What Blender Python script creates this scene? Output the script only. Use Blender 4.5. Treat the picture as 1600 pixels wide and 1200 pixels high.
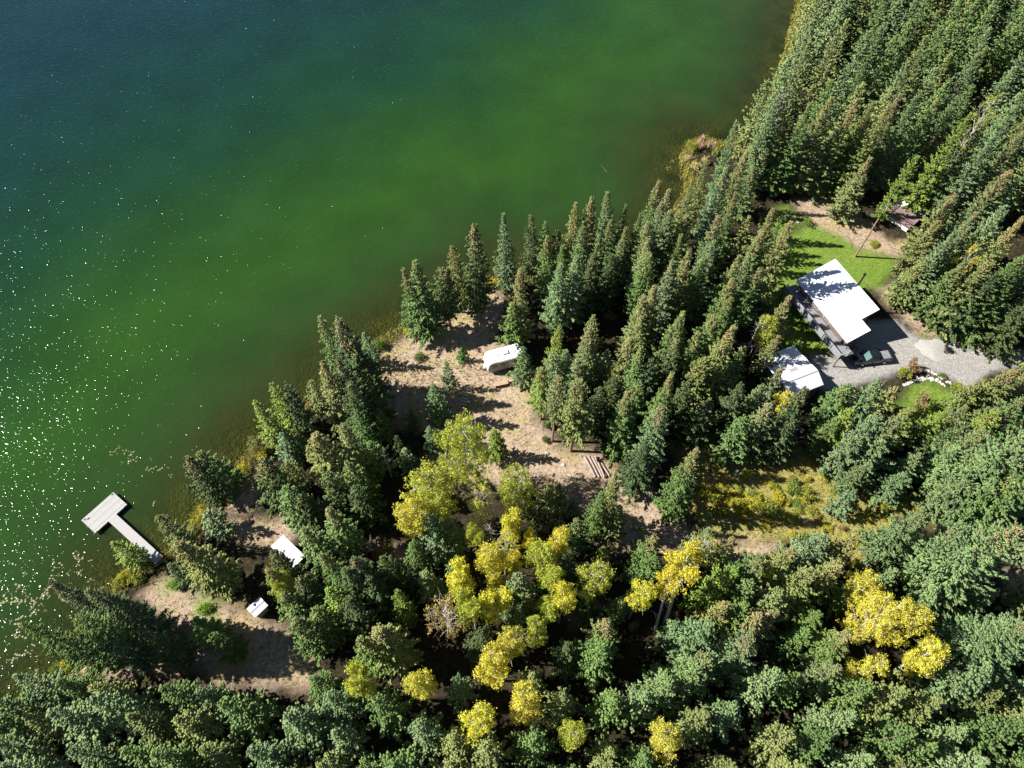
import bpy, math, random
import numpy as np
from mathutils import Vector, Matrix, noise as mnoise

R_ = math.radians
rng = np.random.default_rng(7)
random.seed(7)
for o in list(bpy.data.objects): bpy.data.objects.remove(o)
scene = bpy.context.scene
COL = scene.collection

# ---------------------------------------------------------------- camera
H = 90.6                 # camera height above the lake, metres
F = 1110.0               # focal length in pixels of a 1600 x 1200 frame
PITCH = R_(32.4)         # tilt away from straight down
cam = bpy.data.cameras.new('camera')
cam.sensor_width = 36.0
cam.lens = 36.0 * F / 1600.0
cam.clip_start = 0.5
cam.clip_end = 12000
camo = bpy.data.objects.new('camera', cam)
COL.objects.link(camo)
camo.location = (0, 0, H)
camo.rotation_euler = (PITCH, 0, 0)
scene.camera = camo

# ---------------------------------------------------------------- light
SUN_EL, SUN_AZ = R_(41.5), R_(176.5)          # azimuth measured from +X towards +Y
S = Vector((math.cos(SUN_EL) * math.cos(SUN_AZ), math.cos(SUN_EL) * math.sin(SUN_AZ), math.sin(SUN_EL)))
world = bpy.data.worlds.new('World')
scene.world = world
world.use_nodes = True
wn = world.node_tree
sky = wn.nodes.new('ShaderNodeTexSky')
sky.sky_type = 'NISHITA'
sky.sun_disc = False
sky.sun_elevation = SUN_EL
sky.sun_rotation = math.pi / 2 - SUN_AZ
sky.altitude = 1200
sky.air_density = 0.8
sky.dust_density = 0.3
wn.links.new(sky.outputs[0], wn.nodes['Background'].inputs[0])
wn.nodes['Background'].inputs[1].default_value = 0.05
sl = bpy.data.lights.new('sun', 'SUN')
sl.energy = 5.0
sl.angle = R_(0.5)
sl.color = (1.0, 0.955, 0.88)
so = bpy.data.objects.new('sun', sl)
COL.objects.link(so)
so.location = S * 300
so.rotation_euler = (-S).to_track_quat('-Z', 'Y').to_euler()
scene.view_settings.view_transform = 'Standard'
scene.view_settings.look = 'None'
scene.view_settings.gamma = 1
scene.view_settings.use_curve_mapping = False
scene.view_settings.exposure = 1.1

# ---------------------------------------------------------------- pixel -> place
_f = Vector((0, math.sin(PITCH), -math.cos(PITCH)))
_u = Vector((0, math.cos(PITCH), math.sin(PITCH)))
def G(px, py, z=0.6):
    d = _f + Vector((1, 0, 0)) * ((px - 800) / F) + _u * ((600 - py) / F)
    t = (H - z) / -d.z
    return Vector((d.x * t, d.y * t, z))
def P2(pts, z=0.6):
    return np.array([G(x, y, z)[:2] for x, y in pts])

# ---------------------------------------------------------------- materials
def mat(name, rough=0.8, spec=0.3):
    m = bpy.data.materials.new(name)
    m.use_nodes = True
    nt = m.node_tree
    b = nt.nodes['Principled BSDF']
    b.inputs['Roughness'].default_value = rough
    b.inputs['Specular IOR Level'].default_value = spec
    return m, nt, b
def N(nt, t, **k):
    n = nt.nodes.new(t)
    for a, v in k.items(): setattr(n, a, v)
    return n
def mixc(nt, fac, a, b, mode='MIX'):
    n = N(nt, 'ShaderNodeMix', data_type='RGBA', blend_type=mode)
    for s, v in ((n.inputs[0], fac), (n.inputs[6], a), (n.inputs[7], b)):
        if isinstance(v, (int, float)): s.default_value = v
        elif isinstance(v, tuple): s.default_value = (*v, 1) if len(v) == 3 else v
        else: nt.links.new(v, s)
    return n.outputs[2]
def noise(nt, scale, detail=4, rough=0.6, vec=None, dist=0.0):
    n = N(nt, 'ShaderNodeTexNoise')
    n.inputs['Scale'].default_value = scale
    n.inputs['Detail'].default_value = detail
    n.inputs['Roughness'].default_value = rough
    n.inputs['Distortion'].default_value = dist
    if vec is not None: nt.links.new(vec, n.inputs['Vector'])
    return n.outputs['Fac']
def ramp(nt, fac, stops):
    n = N(nt, 'ShaderNodeValToRGB')
    e = n.color_ramp.elements
    while len(e) < len(stops): e.new(0.5)
    for q, (p, c) in zip(e, stops):
        q.position = p
        q.color = (*c, 1) if isinstance(c, tuple) else (c, c, c, 1)
    nt.links.new(fac, n.inputs[0])
    return n.outputs[0]
def obj_coord(nt):
    return N(nt, 'ShaderNodeTexCoord').outputs['Object']
def attr(nt, name):
    return N(nt, 'ShaderNodeAttribute', attribute_name=name)
def bump(nt, b, h, strength, dist):
    n = N(nt, 'ShaderNodeBump')
    n.inputs['Strength'].default_value = strength
    n.inputs['Distance'].default_value = dist
    nt.links.new(h, n.inputs['Height'])
    nt.links.new(n.outputs[0], b.inputs['Normal'])

def simple(name, col, rough=0.7, spec=0.3, var=0.25, scale=3.0, metal=0.0, bmp=0.0):
    m, nt, b = mat(name, rough, spec)
    c = obj_coord(nt)
    n1 = noise(nt, scale, 5, 0.65, c)
    lo = tuple(x * (1 - var) for x in col)
    hi = tuple(min(1, x * (1 + var * 0.7)) for x in col)
    nt.links.new(ramp(nt, n1, [(0.25, lo), (0.75, hi)]), b.inputs['Base Color'])
    b.inputs['Metallic'].default_value = metal
    if bmp: bump(nt, b, noise(nt, scale * 6, 4, 0.6, c), bmp, 0.02)
    return m

def foliage(name, transl=0.25):
    """leaf colour = the object's own colour, varied leaf by leaf"""
    m, nt, b = mat(name, 0.65, 0.22)
    info = N(nt, 'ShaderNodeObjectInfo')
    a = attr(nt, 'rnd').outputs['Fac']
    lo = mixc(nt, 1.0, info.outputs['Color'], (0.62, 0.66, 0.66), 'MULTIPLY')
    hi = mixc(nt, 1.0, info.outputs['Color'], (1.45, 1.35, 1.25), 'MULTIPLY')
    c = mixc(nt, a, lo, hi)
    nt.links.new(c, b.inputs['Base Color'])
    t = N(nt, 'ShaderNodeBsdfTranslucent')
    nt.links.new(c, t.inputs[0])
    mx = N(nt, 'ShaderNodeMixShader')
    mx.inputs[0].default_value = transl
    nt.links.new(b.outputs[0], mx.inputs[1])
    nt.links.new(t.outputs[0], mx.inputs[2])
    nt.links.new(mx.outputs[0], nt.nodes['Material Output'].inputs[0])
    return m

M = {}
M['needle'] = foliage('spruce_needles', 0.06)
M['leaf'] = foliage('leaves', 0.35)
M['grass'] = foliage('grass_blades', 0.3)
M['cone'] = foliage('cones', 0.05)
M['bark'] = simple('spruce_bark', (0.16, 0.125, 0.10), 0.9, 0.1, 0.4, 4, bmp=0.5)
M['bark_pink'] = simple('pine_bark', (0.30, 0.20, 0.15), 0.9, 0.1, 0.35, 4, bmp=0.5)
M['aspen_bark'] = simple('aspen_bark', (0.52, 0.49, 0.44), 0.8, 0.15, 0.4, 5)
M['grey_wood'] = simple('dead_wood', (0.36, 0.33, 0.31), 0.9, 0.1, 0.35, 6)
M['dock_wood'] = simple('weathered_deck', (0.39, 0.38, 0.37), 0.8, 0.15, 0.14, 5, bmp=0.3)
M['dark_wood'] = simple('dark_timber', (0.10, 0.075, 0.06), 0.8, 0.2, 0.3, 4)
M['tan_wood'] = simple('sawn_timber', (0.45, 0.31, 0.22), 0.8, 0.2, 0.25, 4, bmp=0.2)
M['log'] = simple('peeled_log', (0.34, 0.27, 0.235), 0.85, 0.15, 0.3, 3, bmp=0.4)
M['white_metal'] = simple('white_roof_sheet', (0.70, 0.70, 0.73), 0.5, 0.4, 0.12, 1.0)
M['white_paint'] = simple('white_paint', (0.72, 0.71, 0.68), 0.6, 0.3, 0.1, 2)
M['trim'] = simple('grey_trim', (0.30, 0.30, 0.31), 0.6, 0.3, 0.15, 3)
M['siding'] = simple('brown_siding', (0.16, 0.115, 0.10), 0.8, 0.2, 0.25, 1.5)
M['deckboard'] = simple('grey_deck_board', (0.22, 0.225, 0.24), 0.75, 0.2, 0.2, 3)
M['purple_board'] = simple('stained_deck_board', (0.24, 0.165, 0.17), 0.75, 0.2, 0.4, 1.6)
M['black_metal'] = simple('black_metal', (0.02, 0.02, 0.022), 0.45, 0.5, 0.2, 4, metal=0.6)
M['car_paint'] = simple('black_car_paint', (0.012, 0.013, 0.017), 0.18, 0.6, 0.15, 2)
M['chrome'] = simple('bright_metal', (0.55, 0.55, 0.56), 0.25, 0.6, 0.1, 3, metal=1.0)
M['rubber'] = simple('tyre_rubber', (0.018, 0.018, 0.018), 0.9, 0.1, 0.2, 6)
M['glass'] = simple('dark_window_glass', (0.03, 0.045, 0.05), 0.06, 0.7, 0.1, 1)
M['windshield'] = simple('tinted_windshield', (0.09, 0.17, 0.17), 0.08, 0.8, 0.1, 1)
M['rail_glass'] = simple('pale_railing_panel', (0.26, 0.28, 0.30), 0.2, 0.5, 0.05, 1)
M['red_lamp'] = simple('red_lamp', (0.35, 0.02, 0.02), 0.3, 0.5, 0.1, 3)
M['grey_side'] = simple('grey_trailer_side', (0.36, 0.35, 0.34), 0.5, 0.4, 0.12, 2)
M['tarp'] = simple('brown_tarp', (0.28, 0.21, 0.14), 0.8, 0.2, 0.3, 2)
M['rock'] = simple('pale_rock', (0.50, 0.47, 0.43), 0.9, 0.15, 0.35, 3, bmp=0.5)
M['lily'] = simple('yellow_lily_pad', (0.20, 0.185, 0.06), 0.5, 0.3, 0.6, 1.5)
M['gravel_heap'] = simple('pale_gravel', (0.37, 0.36, 0.335), 0.95, 0.1, 0.2, 6, bmp=0.6)

# ---------------------------------------------------------------- mesh helpers
class MB:
    def __init__(self): self.v = []; self.f = []; self.m = []
    def add(self, vs, fs, mi=0):
        b = len(self.v)
        self.v += [tuple(p) for p in vs]
        self.f += [tuple(i + b for i in f) for f in fs]
        self.m += [mi] * len(fs)
    def box(self, c, s, rz=0.0, rot=None, mi=0):
        hx, hy, hz = (x / 2 for x in s)
        m = rot if rot is not None else Matrix.Rotation(rz, 3, 'Z')
        c = Vector(c)
        vs = [c + m @ Vector((x, y, z)) for z in (-hz, hz) for x, y in ((-hx, -hy), (hx, -hy), (hx, hy), (-hx, hy))]
        self.add(vs, [(3, 2, 1, 0), (4, 5, 6, 7), (0, 1, 5, 4), (1, 2, 6, 5), (2, 3, 7, 6), (3, 0, 4, 7)], mi)
    def bar(self, a, b, w, h=None, mi=0):
        """square bar from a to b"""
        a, b = Vector(a), Vector(b)
        h = h or w
        d = (b - a)
        x = d.normalized()
        up = Vector((0, 0, 1)) if abs(x.z) < 0.95 else Vector((0, 1, 0))
        y = up.cross(x).normalized(); z = x.cross(y)
        m = Matrix((x, y, z)).transposed()
        self.box((a + b) / 2, (d.length, w, h), rot=m, mi=mi)
    def tube(self, pts, rad, n=7, cap=True, mi=0):
        rings = []
        pts = [Vector(p) for p in pts]
        for i, p in enumerate(pts):
            d = (pts[min(i + 1, len(pts) - 1)] - pts[max(i - 1, 0)]).normalized()
            up = Vector((1, 0, 0)) if abs(d.x) < 0.9 else Vector((0, 1, 0))
            x = up.cross(d).normalized(); y = d.cross(x)
            rings.append([p + (x * math.cos(a) + y * math.sin(a)) * rad[i] for a in (2 * math.pi * k / n for k in range(n))])
        vs = [p for r in rings for p in r]
        fs = []
        for i in range(len(pts) - 1):
            for k in range(n):
                fs.append((i * n + k, i * n + (k + 1) % n, (i + 1) * n + (k + 1) % n, (i + 1) * n + k))
        if cap:
            fs.append(tuple(reversed(range(n)))); fs.append(tuple(range((len(pts) - 1) * n, len(pts) * n)))
        self.add(vs, fs, mi)
    def prism(self, poly, z0, z1, mi=0):
        """poly: list of (x,y) counter-clockwise"""
        n = len(poly)
        vs = [(x, y, z0) for x, y in poly] + [(x, y, z1) for x, y in poly]
        fs = [tuple(reversed(range(n))), tuple(range(n, 2 * n))] + [(i, (i + 1) % n, n + (i + 1) % n, n + i) for i in range(n)]
        self.add(vs, fs, mi)
    def extrude_y(self, prof, y0, y1, mi=0):
        """prof: (x,z) outline pushed along y"""
        n = len(prof)
        vs = [(x, y0, z) for x, z in prof] + [(x, y1, z) for x, z in prof]
        fs = [tuple(range(n)), tuple(reversed(range(n, 2 * n)))] + [(n + i, n + (i + 1) % n, (i + 1) % n, i) for i in range(n)]
        self.add(vs, fs, mi)
    def mesh(self, name, mats, smooth=False):
        me = bpy.data.meshes.new(name)
        me.from_pydata(self.v, [], self.f)
        for m in (mats if isinstance(mats, (list, tuple)) else [mats]): me.materials.append(m)
        if len(set(self.m)) > 1: me.polygons.foreach_set('material_index', self.m)
        if smooth: me.polygons.foreach_set('use_smooth', [True] * len(me.polygons))
        me.update()
        return me
    def build(self, name, mats, parent=None, smooth=False, bevel=0.0):
        o = link(name, self.mesh(name, mats, smooth), parent)
        if bevel:
            b = o.modifiers.new('bevel', 'BEVEL'); b.width = bevel; b.segments = 2; b.limit_method = 'ANGLE'
        return o

def link(name, data, parent=None, loc=None, rz=None):
    o = bpy.data.objects.new(name, data)
    COL.objects.link(o)
    if parent is not None: o.parent = parent
    if loc is not None: o.location = loc
    if rz is not None: o.rotation_euler = (0, 0, rz)
    return o
def tag(o, label=None, cat=None, group=None, kind=None):
    for k, v in (('label', label), ('category', cat), ('group', group), ('kind', kind)):
        if v: o[k] = v
    return o
def thing(name, loc, rz, label, cat, group=None):
    return tag(link(name, None, None, loc, rz), label, cat, group)

def np_mesh(name, verts, faces, mats, rnd=None):
    """triangles/quads held in numpy arrays; rnd is one value per vertex"""
    me = bpy.data.meshes.new(name)
    nv, nf, k = len(verts), len(faces), faces.shape[1]
    me.vertices.add(nv); me.vertices.foreach_set('co', np.ascontiguousarray(verts, dtype=np.float32).ravel())
    me.loops.add(nf * k); me.loops.foreach_set('vertex_index', faces.astype(np.int32).ravel())
    me.polygons.add(nf); me.polygons.foreach_set('loop_start', np.arange(0, nf * k, k, dtype=np.int32))
    me.update(calc_edges=True)
    for m in (mats if isinstance(mats, (list, tuple)) else [mats]): me.materials.append(m)
    if rnd is not None:
        a = me.attributes.new('rnd', 'FLOAT', 'POINT'); a.data.foreach_set('value', rnd.astype(np.float32))
    me.validate()
    return me

def tufts(p0, d, length, width, flat=0.6, roll=0.5):
    """3-sided spindles: p0 (n,3), d unit (n,3)"""
    n = len(p0)
    up = np.tile(np.array([[0, 0, 1.0]]), (n, 1))
    side = np.cross(d, up); l = np.linalg.norm(side, axis=1, keepdims=True)
    side = np.where(l > 1e-3, side / np.maximum(l, 1e-3), np.array([[1.0, 0, 0]]))
    up = np.cross(side, d)
    a = rng.uniform(-roll, roll, (n, 1))
    side, up = side * np.cos(a) + up * np.sin(a), up * np.cos(a) - side * np.sin(a)
    L = length[:, None]; W = width[:, None]
    mid = p0 + d * L * 0.45
    v = np.stack([p0, mid + side * W, mid - side * W * 0.9 , mid + up * W * flat, p0 + d * L], 1).reshape(-1, 3)
    tri = np.array([[0, 1, 3], [0, 3, 2], [0, 2, 1], [4, 3, 1], [4, 2, 3], [4, 1, 2]])
    f = (tri[None] + (np.arange(n) * 5)[:, None, None]).reshape(-1, 3)
    return v, f

def leaves(p, size):
    n = len(p)
    a = rng.normal(size=(n, 3)); a /= np.linalg.norm(a, axis=1, keepdims=True)
    b = rng.normal(size=(n, 3)); b -= a * (a * b).sum(1, keepdims=True); b /= np.linalg.norm(b, axis=1, keepdims=True)
    c = np.cross(a, b)
    s = size[:, None]
    v = np.stack([p - a * s, p + b * s * 0.62 + c * s * 0.2, p + a * s, p - b * s * 0.62 + c * s * 0.2], 1).reshape(-1, 3)
    f = (np.arange(4)[None] + (np.arange(n) * 4)[:, None])
    return v, f

# ---------------------------------------------------------------- shoreline, terrain
shore_px = [(1290, -160), (1262, -60), (1240, 30), (1225, 90), (1205, 150), (1190, 185), (1172, 208), (1140, 226), (1122, 222),
            (1100, 216), (1075, 224), (1066, 245), (1066, 268), (1072, 300), (1045, 345), (1005, 378), (950, 395), (900, 410), (850, 418), (800, 425),
            (775, 430), (745, 448), (700, 478), (655, 500), (622, 512), (600, 524), (575, 540), (540, 570), (510, 600), (480, 632), (455, 655),
            (420, 678), (395, 700), (372, 728), (362, 748), (340, 772), (312, 790), (303, 806), (285, 838), (262, 862), (236, 876), (200, 893),
            (182, 905), (178, 925), (168, 950), (135, 990), (112, 1030), (80, 1050), (40, 1085), (-60, 1135), (-220, 1200)]
SH = P2(shore_px, 0.0)
SH = np.vstack([[SH[0] + (SH[0] - SH[1]) / np.linalg.norm(SH[0] - SH[1]) * 4000], SH, [SH[-1] + (SH[-1] - SH[-2]) / np.linalg.norm(SH[-1] - SH[-2]) * 4000]])
LAND = np.vstack([SH, [[-4000, -6000]], [[8000, -6000]], [[8000, 6000]]])

def pip(pts, poly):
    x, y = pts[:, 0], pts[:, 1]
    ins = np.zeros(len(pts), bool)
    j = len(poly) - 1
    for i in range(len(poly)):
        xi, yi = poly[i]; xj, yj = poly[j]
        c = (yi > y) != (yj > y)
        with np.errstate(divide='ignore', invalid='ignore'):
            ins ^= c & (x < (xj - xi) * (y - yi) / (yj - yi) + xi)
        j = i
    return ins
def dist_line(pts, line):
    best = np.full(len(pts), 1e18)
    for a, b in zip(line[:-1], line[1:]):
        ab = b - a
        t = np.clip(((pts - a) @ ab) / (ab @ ab + 1e-9), 0, 1)
        q = pts - (a + t[:, None] * ab)
        best = np.minimum(best, (q ** 2).sum(1))
    return np.sqrt(best)
def shore_d(pts):
    d = dist_line(pts, SH)
    return np.where(pip(pts, LAND), d, -d)
def zone_d(pts, poly):
    d = dist_line(pts, np.vstack([poly, poly[:1]]))
    return np.where(pip(pts, poly), d, -d)
def wob(pts, s=0.25, seed=0.0):
    return np.array([mnoise.noise((x * s + seed, y * s - seed, seed)) + 0.5 * mnoise.noise((x * s * 2.7, y * s * 2.7, seed + 9)) for x, y in pts])

def height(pts, d=None, w=None):
    if d is None: d = shore_d(pts)
    if w is None: w = wob(pts, 0.12, 3.0)
    dd = d + w * 0.9
    land = np.clip(dd * 0.22, 0, 0.6) + np.clip((dd - 2) * 0.1, 0, 1) * w * 0.10
    bed = np.maximum(dd * 0.09, -6.0)
    return np.where(dd > 0, land, bed)
def gz(x, y):
    return float(height(np.array([[x, y]]))[0])

ZONES = {
 'dirt': [[(596, 548), (625, 530), (660, 520), (690, 500), (735, 480), (775, 448), (790, 470), (770, 540), (800, 575), (835, 600), (843, 665), (866, 692), (905, 706), (938, 700), (985, 752), (1016, 765),
           (1046, 800), (1090, 842), (1190, 846), (1262, 868), (1240, 884), (1100, 872), (1010, 862), (955, 858), (930, 838), (895, 790), (850, 768), (790, 752), (740, 768), (700, 770), (650, 735), (690, 690), (655, 665), (610, 660), (596, 600)],
          [(228, 925), (262, 895), (300, 918), (345, 945), (395, 952), (420, 975), (455, 985), (480, 1030), (490, 1075), (430, 1075), (300, 1055), (240, 1050), (180, 1060), (110, 1052), (150, 1020), (200, 1010), (290, 985), (240, 955)],
          [(335, 815), (380, 815), (450, 808), (470, 835), (430, 856), (395, 855), (370, 842)], [(352, 752), (395, 740), (410, 770), (395, 800), (350, 800), (335, 780)],
          [(1240, 310), (1330, 305), (1345, 340), (1390, 372), (1450, 378), (1450, 400), (1395, 404), (1345, 390), (1290, 365), (1245, 335)],
          [(1400, 440), (1440, 470), (1480, 510), (1530, 528), (1520, 540), (1465, 530), (1430, 520), (1390, 475), (1370, 455)],
          [(880, 935), (940, 950), (950, 985), (900, 985)], [(585, 850), (640, 855), (640, 885), (590, 880)], [(1195, 990), (1255, 990), (1260, 1025), (1200, 1030)], [(1560, 890), (1620, 880), (1640, 935), (1580, 930)]],
 'lawn': [[(1196, 445), (1212, 385), (1250, 352), (1300, 362), (1345, 392), (1398, 402), (1400, 418), (1378, 448), (1352, 455), (1345, 480), (1305, 556), (1270, 552), (1205, 535), (1198, 490)],
          [(1398, 630), (1418, 604), (1445, 594), (1480, 602), (1508, 618), (1495, 650), (1465, 668), (1415, 668)], [(262, 902), (290, 905), (290, 925), (262, 925)], [(305, 935), (335, 935), (340, 968), (310, 968)],
          [(1440, 528), (1500, 532), (1545, 540), (1540, 548), (1480, 545), (1450, 536)], [(1196, 335), (1232, 322), (1262, 345), (1230, 362), (1205, 372)]],
 'meadow': [[(1060, 690), (1150, 675), (1280, 712), (1335, 752), (1440, 785), (1520, 780), (1500, 815), (1420, 815), (1370, 860), (1345, 900), (1300, 850), (1240, 846), (1100, 838), (1062, 770)],
            [(590, 560), (660, 555), (730, 570), (760, 590), (770, 640), (720, 665), (690, 690), (650, 670), (600, 665)], [(1460, 965), (1530, 970), (1520, 990), (1465, 985)],
            [(820, 840), (860, 850), (840, 870)]],
 'gravel': [[(1308, 556), (1330, 541), (1358, 500), (1400, 500), (1438, 532), (1470, 528), (1530, 542), (1600, 548), (1720, 560), (1720, 610), (1600, 575), (1562, 578), (1538, 588), (1515, 610), (1500, 606), (1482, 592), (1440, 575),
             (1405, 582), (1372, 592), (1335, 604), (1290, 612), (1262, 590), (1268, 556)]],
}
def zone_w(pts):
    out = {}
    w = wob(pts, 0.35, 1.7) * 1.1 + wob(pts, 1.1, 5.1) * 0.35
    for k, polys in ZONES.items():
        best = np.full(len(pts), -99.0)
        for p in polys: best = np.maximum(best, zone_d(pts, P2(p)))
        soft = 0.5 if k == 'gravel' else 1.0
        amp = 0.35 if k == 'gravel' else 1.0
        out[k] = np.clip(0.5 + (best + w * amp) / (2 * soft), 0, 1)
    return out

def grid_sheet(name, x0, x1, y0, y1, step, hole=None):
    xs = np.arange(x0, x1 + step * 0.5, step); ys = np.arange(y0, y1 + step * 0.5, step)
    X, Y = np.meshgrid(xs, ys)
    pts = np.stack([X.ravel(), Y.ravel()], 1)
    nx, ny = len(xs), len(ys)
    i = np.arange((nx - 1) * (ny - 1)); r, c = i // (nx - 1), i % (nx - 1)
    f = np.stack([r * nx + c, r * nx + c + 1, (r + 1) * nx + c + 1, (r + 1) * nx + c], 1)
    if hole:
        cx, cy = xs[c] + step / 2, ys[r] + step / 2
        f = f[~((cx > hole[0]) & (cx < hole[1]) & (cy > hole[2]) & (cy < hole[3]))]
    return pts, f

# ground: one sheet, fine where the picture looks and coarse out to the horizon
FX0, FX1, FY0, FY1 = -120, 160, -40, 200
gp, gf = grid_sheet('ground', FX0, FX1, FY0, FY1, 0.8)
cp, cf = grid_sheet('ground', -4000, 4000, -4000, 4000, 40, (FX0, FX1, FY0, FY1))
d1 = shore_d(gp); w1 = wob(gp, 0.12, 3.0)
z1 = height(gp, d1, w1)
dc = shore_d(cp); zc = np.where(dc > 0, 0.6, np.maximum(dc * 0.09, -6.0))
zw = zone_w(gp)
allp = np.vstack([np.c_[gp, z1], np.c_[cp, zc]])
allf = np.vstack([gf, cf + len(gp)])

m, nt, b = mat('ground_cover', 0.95, 0.1)
oc = obj_coord(nt)
n_big, n_mid, n_fine = noise(nt, 0.25, 4, 0.6, oc), noise(nt, 1.3, 6, 0.7, oc), noise(nt, 7.0, 5, 0.7, oc)
n_speck = noise(nt, 11.0, 6, 0.75, oc)
n_tuft = noise(nt, 3.0, 3, 0.6, oc, 0.5)
duff = ramp(nt, n_mid, [(0.3, (0.018, 0.013, 0.009)), (0.5, (0.036, 0.027, 0.018)), (0.62, (0.045, 0.045, 0.018)), (0.78, (0.10, 0.078, 0.056))])  # forest floor; colour darkened to carry the shade between the trees
dirt = ramp(nt, n_mid, [(0.28, (0.24, 0.17, 0.115)), (0.5, (0.38, 0.285, 0.21)), (0.72, (0.48, 0.385, 0.29))])
dry = ramp(nt, n_fine, [(0.3, (0.27, 0.21, 0.085)), (0.7, (0.44, 0.36, 0.18))])
dirt = mixc(nt, ramp(nt, n_big, [(0.46, 0.0), (0.62, 0.7)]), dirt, dry)
lawn = ramp(nt, n_fine, [(0.25, (0.085, 0.16, 0.018)), (0.7, (0.16, 0.25, 0.035))])
lawn = mixc(nt, ramp(nt, n_mid, [(0.5, 0.0), (0.75, 0.75)]), lawn, (0.30, 0.24, 0.11))
mead = ramp(nt, n_mid, [(0.25, (0.15, 0.15, 0.035)), (0.5, (0.28, 0.25, 0.075)), (0.7, (0.40, 0.33, 0.16))])
mead = mixc(nt, ramp(nt, n_fine, [(0.4, 0.0), (0.8, 0.5)]), mead, (0.16, 0.17, 0.03))
grav = ramp(nt, n_fine, [(0.25, (0.25, 0.245, 0.235)), (0.75, (0.37, 0.36, 0.345))])
grav = mixc(nt, ramp(nt, n_big, [(0.4, 0.0), (0.7, 0.5)]), grav, (0.33, 0.30, 0.26))
c = duff
for k, col in (('meadow', mead), ('dirt', dirt), ('lawn', lawn), ('gravel', grav)):
    c = mixc(nt, attr(nt, 'w_' + k).outputs['Fac'], c, col)
c = mixc(nt, attr(nt, 'w_track').outputs['Fac'], c, mixc(nt, n_fine, (0.36, 0.28, 0.21), (0.50, 0.41, 0.32)))
c = mixc(nt, 0.75, c, mixc(nt, 1.0, c, ramp(nt, n_speck, [(0.32, 0.3), (0.5, 0.95), (0.68, 1.6)]), 'MULTIPLY'))
c = mixc(nt, 0.45, c, mixc(nt, 1.0, c, ramp(nt, n_tuft, [(0.36, 0.45), (0.6, 1.25)]), 'MULTIPLY'))
bedc = ramp(nt, n_big, [(0.34, (0.05, 0.055, 0.016)), (0.5, (0.20, 0.18, 0.045)), (0.68, (0.32, 0.26, 0.085))])
bedc = mixc(nt, ramp(nt, n_mid, [(0.35, 0.0), (0.7, 0.6)]), bedc, (0.06, 0.055, 0.015))
c = mixc(nt, attr(nt, 'w_bed').outputs['Fac'], c, bedc)
nt.links.new(c, b.inputs['Base Color'])
bump(nt, b, noise(nt, 5.0, 8, 0.75, oc), 0.7, 0.12)
M['ground'] = m
me = np_mesh('ground', allp, allf, m)
for k in ZONES:
    a = me.attributes.new('w_' + k, 'FLOAT', 'POINT')
    a.data.foreach_set('value', np.r_[zw[k], np.zeros(len(cp))].astype(np.float32))
TRACKS = [[(1300, 872), (1180, 858), (1090, 852), (1030, 818), (985, 775), (930, 758), (880, 735), (845, 690), (825, 640), (800, 615)], [(430, 1040), (360, 970), (300, 935)], [(1600, 562), (1500, 562), (1400, 566), (1320, 580)], [(620, 560), (700, 570), (770, 600), (815, 640)]]
tw = np.zeros(len(gp))
for tr_px in TRACKS:
    dd_ = dist_line(gp, P2(tr_px)) + w1 * 0.25
    tw = np.maximum(tw, np.clip(1 - np.abs(dd_ - 0.8) / 0.38, 0, 1) * np.clip(0.45 + wob(gp, 0.5, 8.0) * 0.6, 0, 0.75))
tw *= np.maximum(zw['dirt'], zw['gravel'] * 0.45)
a = me.attributes.new('w_track', 'FLOAT', 'POINT')
a.data.foreach_set('value', np.r_[tw, np.zeros(len(cp))].astype(np.float32))
a = me.attributes.new('w_bed', 'FLOAT', 'POINT')
a.data.foreach_set('value', np.r_[np.clip(0.5 - (d1 + w1 * 0.9) * 1.2, 0, 1), (dc < 0).astype(float)].astype(np.float32))
me.polygons.foreach_set('use_smooth', [True] * len(me.polygons))
tag(link('ground', me), kind='structure')

# lake surface
wp, wf = grid_sheet('water', -200, 160, -40, 280, 2.0)
wd = shore_d(wp)
keep = (wd[wf] < 3).any(1); wf = wf[keep]
wp2, wf2 = grid_sheet('water', -4000, 4000, -4000, 4000, 40, (-200, 160, -40, 280))
wd2 = shore_d(wp2); wf2 = wf2[(wd2[wf2] < 30).any(1)]
wv = np.vstack([np.c_[wp, np.zeros(len(wp))], np.c_[wp2, np.zeros(len(wp2))]])
m = bpy.data.materials.new('lake_water'); m.use_nodes = True
nt = m.node_tree; nt.nodes.clear()
out = N(nt, 'ShaderNodeOutputMaterial')
oc = obj_coord(nt)
sd = attr(nt, 'offshore').outputs['Fac']
nb = noise(nt, 0.03, 3, 0.5, oc, 0.4)
ma = N(nt, 'ShaderNodeMath', operation='MULTIPLY_ADD'); nt.links.new(nb, ma.inputs[0]); ma.inputs[1].default_value = 24.0
mb = N(nt, 'ShaderNodeMath', operation='SUBTRACT'); nt.links.new(sd, mb.inputs[0]); mb.inputs[1].default_value = 12.0
nt.links.new(mb.outputs[0], ma.inputs[2])
md = N(nt, 'ShaderNodeMath', operation='DIVIDE'); nt.links.new(ma.outputs[0], md.inputs[0]); md.inputs[1].default_value = 110.0
WATER_STOPS = [(0.0, (0.036, 0.042, 0.011)), (0.06, (0.026, 0.043, 0.011)), (0.12, (0.019, 0.046, 0.010)), (0.26, (0.019, 0.058, 0.008)), (0.40, (0.013, 0.046, 0.010)),
               (0.54, (0.008, 0.036, 0.015)), (0.72, (0.006, 0.029, 0.021)), (0.95, (0.005, 0.025, 0.028))]
wc = ramp(nt, md.outputs[0], WATER_STOPS)
wc = mixc(nt, 0.35, wc, mixc(nt, 1.0, wc, ramp(nt, noise(nt, 0.09, 3, 0.5, oc), [(0.3, 0.6), (0.7, 1.35)]), 'MULTIPLY'))
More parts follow.
